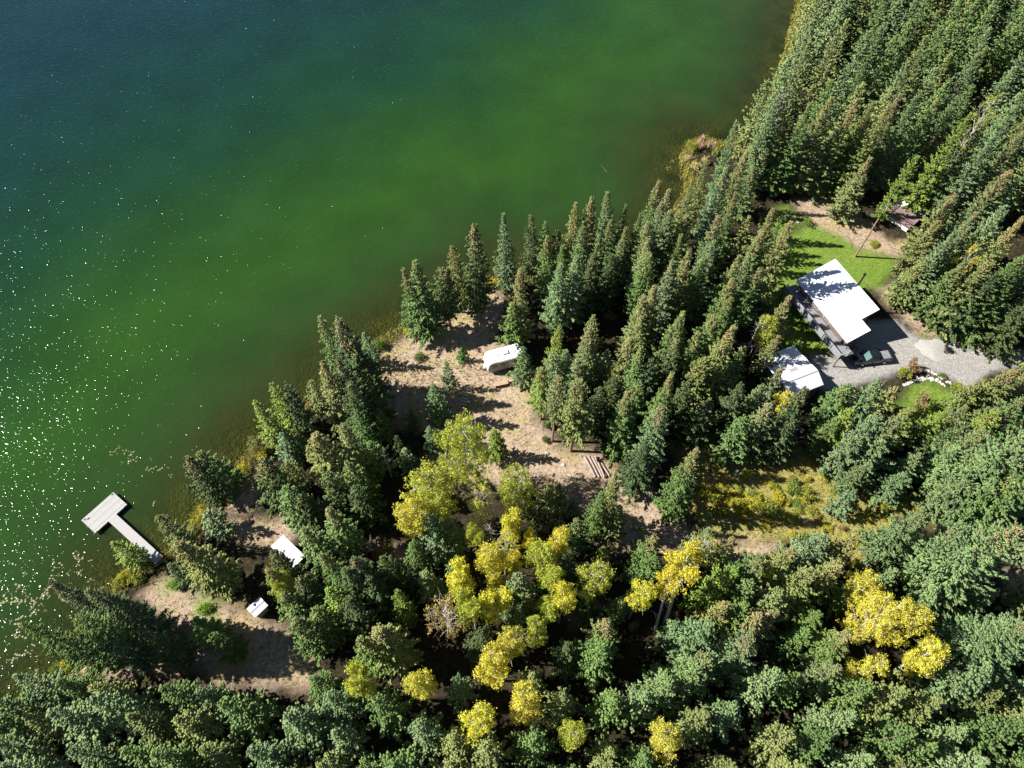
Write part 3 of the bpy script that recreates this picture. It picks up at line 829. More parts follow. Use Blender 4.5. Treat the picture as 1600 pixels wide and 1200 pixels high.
# ---- garage with uneven gable
def gable(name, p_top, p_right, p_bot, zroof, label, cat, ridge=0.68, rise=0.9, wallm='siding', roofm='white_metal', skylight=False):
    a, b2, c2 = G(*p_top, zroof), G(*p_right, zroof), G(*p_bot, zroof)
    L = (b2 - a).length; hd = math.atan2((b2 - a).y, (b2 - a).x)
    u_ = (b2 - a).normalized(); v_ = Vector((u_.y, -u_.x, 0))
    W = max(2.0, abs((c2 - b2).dot(v_)))
    t = thing(name, (a.x, a.y, 0.55), hd, label, cat)
    e0 = zroof - 0.55
    def zz(x): return e0 + rise * (x / (L * ridge) if x < L * ridge else (L - x) / (L * (1 - ridge)))
    b_ = MB()
    prof = [(0, e0), (L * ridge, e0 + rise), (L, e0), (L, e0 - 0.12), (L * ridge, e0 + rise - 0.12), (0, e0 - 0.12)]
    b_.extrude_y(prof, 0, -W); rf = b_.build('roof', M[roofm], t)
    b_ = MB(); b_.box((L * ridge, -W / 2, e0 + rise + 0.012), (0.16, W - 0.02, 0.03)); b_.build('ridge_cap', M['trim'] if skylight else M[roofm], rf)
    b_ = MB(); i = 0.3
    b_.extrude_y([(i, -0.1), (L - i, -0.1), (L - i, zz(L - i) - 0.13), (L * ridge, e0 + rise - 0.13), (i, zz(i) - 0.13)], -i, -W + i); b_.build('wall', M[wallm], t)
    if skylight:
        sl_ = MB(); a_ = math.atan2(rise, L * ridge)
        sl_.box((L * 0.52, -W * 0.5, zz(L * 0.52) + 0.05), (0.55, 1.3, 0.1), rot=Matrix.Rotation(-a_, 3, 'Y')); sl_.build('skylight', M['trim'], rf)
    return t, L, W, e0
gt, gL, gW, gE = gable('garage', (1240, 540), (1287, 601), (1238, 630), 3.6, 'white-roofed garage with skylight tucked among trees below the house', 'garage', 0.74, 1.0, skylight=True)
b_ = MB(); b_.box((gL - 0.27, -gW / 2, 1.2), (0.08, 2.6, 2.3)); d_ = b_.build('garage_door', M['white_paint'], gt)
for k in range(3):
    b_ = MB(); b_.box((gL - 0.21, -gW / 2, 0.5 + k * 0.62), (0.03, 2.4, 0.5)); b_.build('door_panel', M['white_paint'], d_)

# ---- long shed and hut near the dock
sh, sL, sW, sE = gable('shed', (442, 836), (477, 869), (460, 884), 3.0, 'long shed with bright white roof in the spruces near the dock', 'shed', 0.5, 0.25, 'siding')
window(sh, (sL * 0.5, -sW + 0.3, 1.3), (0.8, 0.7), 'y-'); window(sh, (sL * 0.2, -sW + 0.3, 1.0), (0.8, 1.9), 'y-', 'door')
ht, hL, hW, hE = gable('hut', (406, 932), (419, 946), (409, 960), 2.6, 'tiny white-roofed hut with square roof above the sandy path', 'hut', 0.5, 0.3, 'tan_wood')
b_ = MB(); b_.box((hL * 0.5, -hW + 0.27, 0.95), (0.75, 0.06, 1.8)); d_ = b_.build('door', M['dark_wood'], ht)
b_ = MB(); b_.box((hL * 0.5 + 0.25, -hW + 0.21, 0.95), (0.05, 0.06, 0.14)); b_.build('handle', M['chrome'], d_)
# ---- lean-to with corrugated white roof by the lawn
a = G(1425, 667, 2.0); b2 = G(1461, 660, 2.0)
t = thing('woodshed', (a.x, a.y, 0.55), math.atan2((b2 - a).y, (b2 - a).x), 'small woodshed with white corrugated roof at the edge of the round lawn', 'shed')
L = (b2 - a).length; vs, fs = [], []
nn = 80
for i in range(nn + 1):
    x = L * i / nn; w_ = 0.06 * math.sin(i * math.pi / 2)
    vs += [(x, 0.0, 1.75 + w_), (x, -1.9, 1.35 + w_), (x, 0.0, 1.70 + w_), (x, -1.9, 1.30 + w_)]
for i in range(nn):
    q = i * 4
    fs += [(q, q + 1, q + 5, q + 4), (q + 2, q + 6, q + 7, q + 3), (q, q + 4, q + 6, q + 2), (q + 1, q + 3, q + 7, q + 5)]
b_ = MB(); b_.add(vs, fs); b_.build('roof', M['white_metal'], t)
for x in (0.2, L - 0.2):
    for y, h_ in ((-0.15, 1.66), (-1.75, 1.32)):
        b_ = MB(); b_.box((x, y, h_ / 2 - 0.05), (0.12, 0.12, h_)); b_.build('post', M['tan_wood'], t)
fw = MB(); fw.tube([(0, 0, 0), (0, -0.5, 0)], [0.1, 0.1], 7); fw = fw.mesh('firewood', M['log'])
for r in range(4):
    for k in range(int((L - 0.8) / 0.22)): link('firewood', fw, t, (0.45 + k * 0.22 + 0.1 * (r % 2), -0.6, 0.12 + r * 0.19))

# ---- raised board deck with railing and pale skirting
CZ = 1.95
a, b2, c2 = G(1386, 333, CZ), G(1407, 312, CZ), G(1446, 336, CZ)
u_ = (c2 - b2); L = u_.length; hd = math.atan2(u_.y, u_.x); W = (b2 - a).length
t = thing('raised_deck', (b2.x, b2.y, 0.55), hd, 'raised purple-brown board deck with white back rail and pale skirting', 'deck')
e0 = CZ - 0.55
b_ = MB(); b_.box((L / 2, -W / 2, (e0 - 0.3) / 2 - 0.05), (L - 0.5, W - 0.5, e0 - 0.2)); b_.build('skirting', M['white_paint'], t)
b_ = MB(); b_.box((L / 2, -W / 2, e0 - 0.17), (L, W, 0.2)); b_.build('deck_frame', M['dark_wood'], t)
bw = W / 17
bd = MB(); bd.box((0, 0, 0), (L, bw - 0.02, 0.05)); bd = bd.mesh('deck_board', M['purple_board'])
for k in range(17): link('deck_board', bd, t, (L / 2, -bw * (k + 0.5), e0 - 0.04))
pm = MB(); pm.box((0, 0, 0.5), (0.09, 0.09, 1.0)); pw = pm.mesh('railing_post', M['white_paint']); pd = pm.mesh('railing_post', M['dark_wood'])
for k in range(6): link('railing_post', pw, t, (L * k / 5 * 0.98 + 0.05, -0.06, e0)); link('railing_post', pd, t, (L * k / 5 * 0.98 + 0.05, -W + 0.06, e0))
for k in range(1, 4): link('railing_post', pd, t, (0.06, -W * k / 4, e0))
b_ = MB(); b_.box((L / 2, -0.06, e0 + 1.03), (L, 0.14, 0.06)); b_.box((L / 2, -0.06, e0 + 0.35), (L - 0.02, 0.06, 0.06)); b_.build('handrail', M['white_paint'], t)
b_ = MB(); b_.box((L / 2, -W + 0.06, e0 + 1.03), (L, 0.14, 0.06)); b_.box((0.06, -W / 2, e0 + 1.032), (0.14, W - 0.3, 0.06)); b_.build('handrail', M['dark_wood'], t)
b_ = MB(); b_.box((L * 0.24, -0.8, e0 + 0.24), (1.0, 0.9, 0.45)); b_.build('storage_box', M['white_paint'], t)
sm = MB(); sm.box((0, 0, 0), (0.28, 1.3, 0.06)); sm = sm.mesh('stair_tread', M['dock_wood'])
for k in range(5): link('stair_tread', sm, t, (-0.2 - k * 0.3, -W * 0.6, e0 - 0.2 - k * 0.24))
b_ = MB()
for s_ in (-0.66, 0.66): b_.bar((0, -W * 0.6 + s_, e0 - 0.15), (-1.6, -W * 0.6 + s_, -0.05), 0.07, 0.24)
b_.build('stair_stringer', M['dark_wood'], t)

# ---- dock
ZD = 0.55
p1, p2_, p3 = G(177, 769, ZD), G(199, 788, ZD), G(127, 813, ZD)
u_ = p1 - p3; L = u_.length; hd = math.atan2(u_.y, u_.x); W = (p2_ - p1).length
dock = thing('dock', (p3.x, p3.y, ZD), hd, 'weathered grey T-shaped dock with wide end platform on the lake', 'dock')
nb_ = 16
bd = MB(); bd.box((0, 0, 0), (L, W / nb_ - 0.012, 0.045)); bds = bd.mesh('deck_board', M['dock_wood'])
for k in range(nb_): link('deck_board', bds, dock, (L / 2, -W / nb_ * (k + 0.5) + (0.0, 0.0, 0.03, 0.0, -0.03)[k % 5] * 0.6, random.uniform(-0.006, 0.006)))
b_ = MB()
for y in (-0.06, -W / 2, -W + 0.06): b_.box((L / 2, y, -0.13), (L - 0.02, 0.09, 0.2))
for x in (0.06, L / 3, 2 * L / 3, L - 0.06): b_.box((x, -W / 2, -0.135), (0.09, W - 0.26, 0.18))
b_.build('frame', M['grey_wood'], dock)
fl = MB(); fl.tube([(0, 0.0, 0), (0, -W + 0.5, 0)], [0.26, 0.26], 10); fl = fl.mesh('float', M['black_metal'])
for x in (0.7, L / 2, L - 0.7): link('float', fl, dock, (x, -0.25, -0.47))
for x in (0.3, L - 0.3):
    b_ = MB(); b_.tube([(x, -W - 0.06, -2.6), (x, -W - 0.06, 0.32)], [0.05, 0.05], 8); b_.build('mooring_pole', M['chrome'], dock)
cl = MB(); cl.box((0, 0, 0.09), (0.3, 0.06, 0.04)); cl.box((-0.07, 0, 0.05), (0.05, 0.05, 0.07)); cl.box((0.07, 0, 0.05), (0.05, 0.05, 0.07)); cl = cl.mesh('cleat', M['black_metal'])
for x, y in ((0.35, -0.3), (0.7, -0.55), (L - 0.3, -0.2)): link('cleat', cl, dock, (x, y, 0.02))
# walkway to the bank, in the dock's own frame
minv = Matrix.Rotation(-hd, 3, 'Z')
def dl(px, py): return minv @ (G(px, py, ZD) - p3)
w0, w1_ = dl(175, 808.5), dl(249, 876)
wd_ = 1.25
dv = (w1_ - w0).normalized(); ang = math.atan2(dv.y, dv.x); Lw = (w1_ - w0).length
nb_ = int(Lw / 0.2)
bd = MB(); bd.box((0, 0, 0), (Lw / nb_ - 0.012, wd_, 0.045)); bdm = bd.mesh('walkway_board', M['dock_wood'])
for k in range(nb_):
    q = w0 + dv * (Lw * (k + 0.5) / nb_)
    link('walkway_board', bdm, dock, (q.x, q.y, 0.0), ang)
b_ = MB(); sd_ = Vector((-dv.y, dv.x, 0))
for s_ in (-0.5, 0.5): b_.bar(w0 + sd_ * s_ + Vector((0, 0, -0.13)), w1_ + sd_ * s_ + Vector((0, 0, -0.13)), 0.09, 0.2)
b_.build('walkway_frame', M['grey_wood'], dock)
for q in (0.3, 0.6):
    for s_ in (-0.52, 0.52):
        c = w0 + dv * Lw * q + sd_ * s_
        b_ = MB(); b_.tube([(c.x, c.y, -2.0), (c.x, c.y, -0.23)], [0.07, 0.07], 7); b_.build('pile', M['grey_wood'], dock)
a, b2 = G(257, 869, 0.72), G(231, 889, 0.72)
o = tag(link('driftwood_plank', None, None, (a.x, a.y, gz(a.x, a.y) + 0.12), math.atan2((b2 - a).y, (b2 - a).x)), 'curved pale plank lying across the landward end of the dock', 'plank')
b_ = MB(); Lp = (b2 - a).length
b_.tube([(0, 0, 0), (Lp * 0.5, 0.1, -0.02), (Lp, -0.1, -0.05)], [0.09, 0.1, 0.07], 7); b_.build('board', M['dock_wood'], o)

# ---- travel trailer
a, b2, L, hd = frame((763, 586), (814, 572))
L = 5.7
tr_ = thing('travel_trailer', (a.x, a.y, gz(a.x, a.y)), hd, 'white travel trailer with grey side and small dark windows in the clearing', 'trailer')
TW, TH = 2.4, 2.75
prof = [(0.0, 0.75), (0.35, 0.45), (L, 0.45), (L, TH - 0.12), (L - 0.15, TH), (0.7, TH), (0.28, TH - 0.25), (0.02, 1.6)]
b_ = MB(); b_.extrude_y(prof, 0, TW); b_.build('body', M['white_metal'], tr_, bevel=0.03)
b_ = MB(); b_.extrude_y([(0.08, 0.85), (0.4, 0.55), (L - 0.1, 0.55), (L - 0.1, TH - 0.3), (0.5, TH - 0.4), (0.1, 1.6)], -0.02, -0.001); side = b_.build('side_panel', M['grey_side'], tr_)
for x, w_ in ((1.1, 0.7), (2.35, 0.6), (4.9, 0.8)):
    b_ = MB(); b_.box((x, -0.04, 1.75), (w_, 0.04, 0.5)); wo = b_.build('window', M['glass'], tr_)
    b_ = MB(); b_.box((x, -0.03, 2.03), (w_ + 0.08, 0.05, 0.05)); b_.box((x, -0.03, 1.47), (w_ + 0.08, 0.05, 0.05)); b_.build('frame', M['black_metal'], wo)
b_ = MB(); b_.box((3.6, -0.045, 1.4), (0.7, 0.05, 1.7)); d_ = b_.build('door', M['white_paint'], tr_)
b_ = MB(); b_.box((3.35, -0.085, 1.35), (0.08, 0.04, 0.12)); b_.build('handle', M['chrome'], d_)
b_ = MB(); b_.box((0.06, TW / 2, 1.35), (0.05, 1.5, 0.5)); b_.build('front_window', M['glass'], tr_)
b_ = MB(); b_.tube([(1.6, -0.1, TH - 0.12), (L - 0.4, -0.1, TH - 0.12)], [0.07, 0.07], 8); b_.build('awning_roll', M['grey_side'], tr_)
for x, y in ((1.8, 1.2), (4.4, 1.1)):
    b_ = MB(); b_.box((x, y, TH + 0.06), (0.42, 0.42, 0.12)); b_.build('roof_vent', M['white_paint'], tr_)
b_ = MB(); b_.box((3.1, 1.3, TH + 0.12), (0.9, 0.7, 0.26)); b_.build('air_conditioner', M['white_paint'], tr_, bevel=0.05)
for y in (0.12, TW - 0.12):
    for x in (3.3, 4.1):
        b_ = MB(); b_.tube([(x, y - 0.1, 0.34), (x, y + 0.1, 0.34)], [0.34, 0.34], 16); w_ = b_.build('wheel', M['rubber'], tr_)
        b_ = MB(); b_.tube([(x, y - 0.112, 0.34), (x, y + 0.112, 0.34)], [0.18, 0.18], 12); b_.build('rim', M['chrome'], w_)
b_ = MB(); b_.bar((0.4, 0.4, 0.45), (-0.95, TW / 2, 0.48), 0.09); b_.bar((0.4, TW - 0.4, 0.45), (-0.95, TW / 2, 0.48), 0.09); b_.tube([(-0.8, TW / 2, -0.02), (-0.8, TW / 2, 0.75)], [0.05, 0.05], 8); b_.build('hitch', M['black_metal'], tr_)
for k in (0, 1):
    b_ = MB(); b_.tube([(-0.25, TW / 2 - 0.2 + 0.4 * k, 0.48), (-0.25, TW / 2 - 0.2 + 0.4 * k, 0.95)], [0.16, 0.16], 12); b_.build('gas_bottle', M['white_paint'], tr_)
for x in (0.9, 5.6):
    for y in (0.25, TW - 0.25):
        b_ = MB(); b_.box((x, y, 0.2), (0.1, 0.1, 0.52)); b_.build('jack', M['black_metal'], tr_)

def wood_table(px, py, rz, L, W, h_, label, name='wooden_bench', cat='bench'):
    p = G(px, py)
    t = thing(name, (p.x, p.y, gz(p.x, p.y)), rz, label, cat)
    for k in range(3):
        b_ = MB(); b_.box((0, (k - 1) * W / 3, h_), (L, W / 3 - 0.02, 0.06)); b_.build('seat_board', M['tan_wood'], t)
    for x in (-L * 0.42, L * 0.42):
        b_ = MB(); b_.box((x, 0, h_ / 2 - 0.04), (0.09, W - 0.04, h_ - 0.0)); b_.build('leg', M['tan_wood'], t)
wood_table(783, 602, R_(14), 2.1, 0.7, 0.62, 'low plank bench on the dirt in front of the trailer')
wood_table(799, 596, R_(14), 1.3, 0.6, 0.45, 'plank doorstep by the trailer side, half under branches', 'doorstep', 'step')
# lean-to behind the trailer
a, b2, L, hd = frame((756, 562), (792, 551))
t = thing('lean_to', (a.x, a.y, gz(a.x, a.y)), hd, 'rough pole lean-to with brown tarp behind the trailer', 'lean-to')
for x in (0.0, L * 0.5, L):
    for y, h_ in ((0, 1.9), (1.5, 1.3)):
        b_ = MB(); b_.tube([(x, y, -0.15), (x, y, h_)], [0.06, 0.05], 6); b_.build('post', M['tan_wood'], t)
b_ = MB(); b_.tube([(-0.4, 0, 1.92), (L + 0.3, 0, 1.92)], [0.05, 0.05], 6); b_.tube([(-0.4, 1.5, 1.32), (L + 0.3, 1.5, 1.32)], [0.05, 0.05], 6); b_.build('beam', M['tan_wood'], t)
vs, fs = [], []
for i in range(9):
    for j in range(5):
        vs.append((L * i / 8, -0.05 + 1.6 * j / 4, 1.99 - 0.6 * j / 4 - 0.12 * math.sin(math.pi * i / 4) ** 2 * math.sin(math.pi * j / 4)))
for i in range(8):
    for j in range(4): fs.append((i * 5 + j, (i + 1) * 5 + j, (i + 1) * 5 + j + 1, i * 5 + j + 1))
b_ = MB(); b_.add(vs, fs); o = b_.build('tarp', M['tarp'], t, True); s_ = o.modifiers.new('thick', 'SOLIDIFY'); s_.thickness = 0.02
# ladder rack
a, b2, L, hd = frame((719, 634), (727, 609))
t = thing('ladder_rack', (a.x, a.y, gz(a.x, a.y)), hd, 'wooden ladder-like rack standing in spruce shade on the grass', 'rack')
for y in (0, -0.85):
    b_ = MB(); b_.bar((0, y, 0.4), (L, y, 0.4), 0.08); b_.build('rail', M['grey_wood'], t)
for k in range(6):
    b_ = MB(); b_.box((0.1 + (L - 0.2) * k / 5, -0.425, 0.46), (0.14, 1.05, 0.04)); b_.build('rung', M['dock_wood'], t)
for x in (0.1, L - 0.1):
    for y in (0, -0.85):
        b_ = MB(); b_.box((x, y, 0.17), (0.08, 0.08, 0.5)); b_.build('leg', M['grey_wood'], t)

# ---- pickup truck
a, b2, L, hd = frame((1386, 560), (1331, 566))
L = 5.7
tk = thing('pickup_truck', (a.x, a.y, gz(a.x, a.y)), hd, 'black pickup truck parked nose-out beside the house stairs', 'truck')
# x forward from the tailgate, y across
b_ = MB()
prof = [(0.0, 0.55), (0.0, 1.05), (1.85, 1.05), (1.85, 1.12), (4.05, 1.12), (5.35, 1.02), (5.62, 0.9), (5.68, 0.5), (5.2, 0.42), (0.4, 0.42)]
b_.extrude_y(prof, -0.93, 0.93); b_.build('body', M['car_paint'], tk, bevel=0.05)
b_ = MB()
b_.add([(1.95, -0.9, 1.10), (4.15, -0.9, 1.10), (3.35, -0.72, 1.80), (2.05, -0.72, 1.80), (1.95, 0.9, 1.10), (4.15, 0.9, 1.10), (3.35, 0.72, 1.80), (2.05, 0.72, 1.80)],
       [(0, 1, 2, 3), (7, 6, 5, 4), (3, 2, 6, 7), (1, 5, 6, 2), (0, 3, 7, 4), (4, 5, 1, 0)])
cab = b_.build('cab', M['car_paint'], tk, bevel=0.04)
b_ = MB(); b_.add([(4.10, -0.80, 1.18), (4.10, 0.80, 1.18), (3.42, 0.66, 1.77), (3.42, -0.66, 1.77)], [(0, 1, 2, 3)]); o = b_.build('windshield', M['windshield'], tk); s_ = o.modifiers.new('t', 'SOLIDIFY'); s_.thickness = 0.03; s_.offset = 1
for s_ in (-1, 1):
    b_ = MB(); y0, y1 = 0.885 * s_, 0.735 * s_
    for xa, xb, xc, xd in ((2.08, 2.85, 2.82, 2.14), (2.92, 3.95, 3.36, 2.90)):
        b_.add([(xa, y0 + 0.005 * s_, 1.18), (xb, y0 + 0.005 * s_, 1.18), (xc, y1 + 0.015 * s_, 1.74), (xd, y1 + 0.015 * s_, 1.74)], [(0, 1, 2, 3)])
    b_.build('side_window', M['glass'], tk)
    b_ = MB(); b_.box((3.95, 1.03 * s_, 1.2), (0.12, 0.22, 0.16)); b_.build('mirror', M['car_paint'], tk)
    b_ = MB(); b_.box((5.60, 0.66 * s_, 0.83), (0.14, 0.4, 0.16)); b_.build('headlight', M['chrome'], tk)
    b_ = MB(); b_.box((-0.01, 0.82 * s_, 0.85), (0.05, 0.16, 0.32)); b_.build('taillight', M['red_lamp'], tk)
    for x in (1.05, 4.55):
        b_ = MB(); b_.tube([(x, 0.72 * s_, 0.38), (x, 0.98 * s_, 0.38)], [0.39, 0.39], 18); w_ = b_.build('wheel', M['rubber'], tk)
        b_ = MB(); b_.tube([(x, 0.9 * s_, 0.38), (x, 0.995 * s_, 0.38)], [0.23, 0.23], 12); b_.build('rim', M['chrome'], w_)
b_ = MB()
for y in (-0.86, 0.86): b_.box((0.93, y, 1.19), (1.84, 0.12, 0.26))
b_.box((1.84, 0, 1.19), (0.08, 1.6, 0.26)); b_.build('bed_wall', M['car_paint'], tk)
b_ = MB(); b_.box((0.0, 0, 1.18), (0.07, 1.6, 0.28)); b_.build('tailgate', M['car_paint'], tk)
for k in range(7):
    b_ = MB(); b_.box((0.92, -0.66 + 0.22 * k, 1.07), (1.7, 0.15, 0.04)); b_.build('bed_liner_rib', M['trim'], tk)
b_ = MB(); b_.box((5.66, 0, 0.52), (0.14, 1.75, 0.2)); b_.build('bumper', M['chrome'], tk); b_ = MB(); b_.box((5.67, 0, 0.78), (0.06, 0.85, 0.22)); b_.build('grille', M['black_metal'], tk)

# ---- logs, rocks, heaps
lgm = []
for k in range(3):
    b_ = MB(); Lg = 4.2
    b_.tube([(0, 0, 0), (Lg * 0.5, random.uniform(-.05, .05), 0.01), (Lg, 0, 0)], [0.17, 0.155, 0.13], 9); lgm.append(b_.mesh('log', M['log'], False))
logs = [((913, 714), (930, 746)), ((919, 713), (936, 747)), ((925, 714), (941, 746)), ((931, 716), (947, 745)), ((936, 719), (952, 744)), ((929, 714), (944, 747))]
for i, (q0, q1) in enumerate(logs):
    a, b2, L, hd = frame(q0, q1)
    o = link('log', random.choice(lgm), None, (a.x, a.y, gz(a.x, a.y) + (0.13 if i < 5 else 0.39)), hd); o.scale = (L / 4.2, 1, 1)
    tag(o, ['peeled log lying apart at the open side of the log pile', 'second peeled log of the pile counting from the stumps', 'middle peeled log on the ground in the pile', 'fourth peeled log of the pile counting from the stumps',
            'peeled log lying against the spruce side of the pile', 'peeled log resting on top of the pile'][i], 'log', 'logs of the log pile')
def log_on_ground(q0, q1, r, label, name='fallen_log', m_='log', z=None, sub=None):
    a, b2, L, hd = frame(q0, q1) if sub is None else frame(q0, q1, sub)
    b_ = MB(); b_.tube([(0, 0, 0), (L * 0.4, 0.05, 0.02), (L, -0.03, 0)], [r, r * 0.9, r * 0.6], 8)
    for k in range(4):
        x = L * random.uniform(0.2, 0.9); b_.tube([(x, 0, 0), (x + 0.25, random.choice((-0.4, 0.4)), 0.12)], [r * 0.3, r * 0.12], 5, False)
    o = b_.build(name, M[m_]); o.location = (a.x, a.y, sub if sub is not None else gz(a.x, a.y) + r * 0.7); o.rotation_euler = (0, 0, hd)
    tag(o, label, 'log')
log_on_ground((938, 257), (958, 284), 0.10, 'thin pale trunk lying sunk in the green lake', m_='log', sub=-0.10)
log_on_ground((1224, 333), (1248, 349), 0.16, 'pale log edging the grass by the shaded lawn', m_='dock_wood')
log_on_ground((640, 556), (655, 574), 0.09, 'thin bleached pole lying on the sandy point', m_='dock_wood')
log_on_ground((1440, 690), (1410, 690), 0.14, 'short log under spruces below the woodshed')
log_on_ground((530, 996), (562, 1003), 0.10, 'thin fallen trunk in the dark spruce gap', m_='grey_wood')
log_on_ground((1252, 808), (1266, 818), 0.12, 'short grey log lying in the meadow grass', m_='grey_wood')

def rock_mesh(seed):
    r_ = np.random.default_rng(seed)
    b_ = MB(); pts = []
    ph = (1 + 5 ** 0.5) / 2
    vs = np.array([(-1, ph, 0), (1, ph, 0), (-1, -ph, 0), (1, -ph, 0), (0, -1, ph), (0, 1, ph), (0, -1, -ph), (0, 1, -ph), (ph, 0, -1), (ph, 0, 1), (-ph, 0, -1), (-ph, 0, 1)]) / 1.9
    vs *= r_.uniform(0.75, 1.2, (12, 1)); vs[:, 2] *= 0.65
    fs = [(0, 11, 5), (0, 5, 1), (0, 1, 7), (0, 7, 10), (0, 10, 11), (1, 5, 9), (5, 11, 4), (11, 10, 2), (10, 7, 6), (7, 1, 8), (3, 9, 4), (3, 4, 2), (3, 2, 6), (3, 6, 8), (3, 8, 9), (4, 9, 5), (2, 4, 11), (6, 2, 10), (8, 6, 7), (9, 8, 1)]
    b_.add(vs, fs); return b_.mesh('rock', M['rock'])
RK = [rock_mesh(s) for s in range(6)]
def rock(px, py, r, label, group=None):
    p = G(px, py)
    o = link('rock', random.choice(RK), None, (p.x, p.y, gz(p.x, p.y) + r * 0.25), random.uniform(0, 6.28)); o.scale = (r, r * random.uniform(0.7, 1.1), r * random.uniform(0.7, 1))
    tag(o, label, 'rock', group)
def along(pts, n):
    pts = [Vector((*p, 0)) for p in pts]; ls = [(b - a).length for a, b in zip(pts, pts[1:])]; T = sum(ls)
    for k in range(n):
        d = T * (k + 0.5) / n
        for a, b, l in zip(pts, pts[1:], ls):
            if d <= l: q = a.lerp(b, d / l); break
            d -= l
        yield q.x, q.y
for x, y in along([(1412, 603), (1425, 596), (1443, 591), (1462, 594), (1478, 603)], 34): rock(x + random.gauss(0, 1), y + random.gauss(0, 1), random.uniform(0.18, 0.36), 'pale rock in the curved border along the lawn', 'rocks bordering the lawn')
for x, y in along([(1432, 580), (1452, 580), (1470, 588), (1485, 600)], 26): rock(x + random.gauss(0, 1), y + random.gauss(0, 1), random.uniform(0.18, 0.34), 'pale rock in the straggling row along the gravel drive', 'rocks bordering the drive')
for k in range(26): rock(random.uniform(1432, 1478), random.uniform(584, 596), random.uniform(0.12, 0.26), 'small pale rock scattered between the two rock rows', 'rocks of the rockery bed')
for i, (x, y, r, l) in enumerate([(854, 709, 0.36, 'rounded pale rock in the bare dirt beside a spruce trunk'), (880, 727, 0.3, 'small pale rock on the dirt near the log pile'), (1150, 737, 0.5, 'large pale boulder on the shaded meadow edge'), (944, 745, 0.4, 'pale rock at the end of the log pile'),
                                 (1345, 385, 0.25, 'grey stone at the lawn corner')]): rock(x, y, r, l)
p = G(1455, 545)
vs, fs = [], []
nr, ns = 10, 28
for i in range(nr + 1):
    for j in range(ns):
        a_ = 2 * math.pi * j / ns; r = 2.3 * i / nr * (1 + 0.12 * math.sin(3 * a_) + 0.06 * math.sin(7 * a_))
        vs.append((r * math.cos(a_) * 1.25, r * math.sin(a_), 0.32 * math.cos(math.pi / 2 * i / nr) ** 1.5 - 0.05 + random.gauss(0, 0.012)))
for i in range(nr):
    for j in range(ns): fs.append((i * ns + j, (i + 1) * ns + j, (i + 1) * ns + (j + 1) % ns, i * ns + (j + 1) % ns))
b_ = MB(); b_.add(vs, fs); o = b_.build('gravel_heap', M['gravel_heap'], None, True); o.location = (p.x, p.y, gz(p.x, p.y)); tag(o, 'low pale heap of gravel on the drive', 'gravel heap')

# lily pads
lm = []
for s in range(4):
    b_ = MB()
    for k in range(random.randint(3, 6)):
        cx, cy, r = random.gauss(0, 0.22), random.gauss(0, 0.16), random.uniform(0.06, 0.14)
        a0 = random.uniform(0, 6.28)
        b_.add([(cx, cy, 0.02 + 0.004 * k)] + [(cx + r * math.cos(a0 + q * 5.8 / 10), cy + r * math.sin(a0 + q * 5.8 / 10), 0.022 + 0.004 * k) for q in range(11)], [(0, q, q + 1) for q in range(1, 11)])
    lm.append(b_.mesh('lily_pads', M['lily']))
lily_areas = [((60, 930), 55, 30, 40), ((35, 985), 25, 25, 16), ((110, 895), 35, 22, 14), ((125, 870), 10, 8, 6), ((20, 1025), 25, 12, 9), ((230, 720), 30, 26, 8), ((260, 745), 24, 28, 6), ((200, 705), 25, 10, 5), ((1045, 262), 16, 12, 6), ((1110, 212), 8, 3, 2)]
for (cx, cy), sx, sy, n in lily_areas:
    for k in range(n):
        q = G(cx + random.gauss(0, sx * 0.6), cy + random.gauss(0, sy * 0.6), 0.0)
        if shore_d(np.array([[q.x, q.y]]))[0] > -0.8: continue
        o = link('lily_pads', random.choice(lm), None, (q.x, q.y, 0.0), random.uniform(0, 6.28)); k_ = random.uniform(0.4, 1.3); o.scale = (k_, k_, 1)
        nearest = cx < 150 and cy > 860
        tag(o, 'cluster of yellowing lily pads floating off the spruce bank past the dock' if nearest else 'small yellowing lily pads floating in brown water between dock and point' if cx < 300 else 'small lily pads floating beside the reed island',
            'lily pads', 'lily pads past the dock' if nearest else 'lily pads beyond the dock' if cx < 300 else 'lily pads by the reed island')

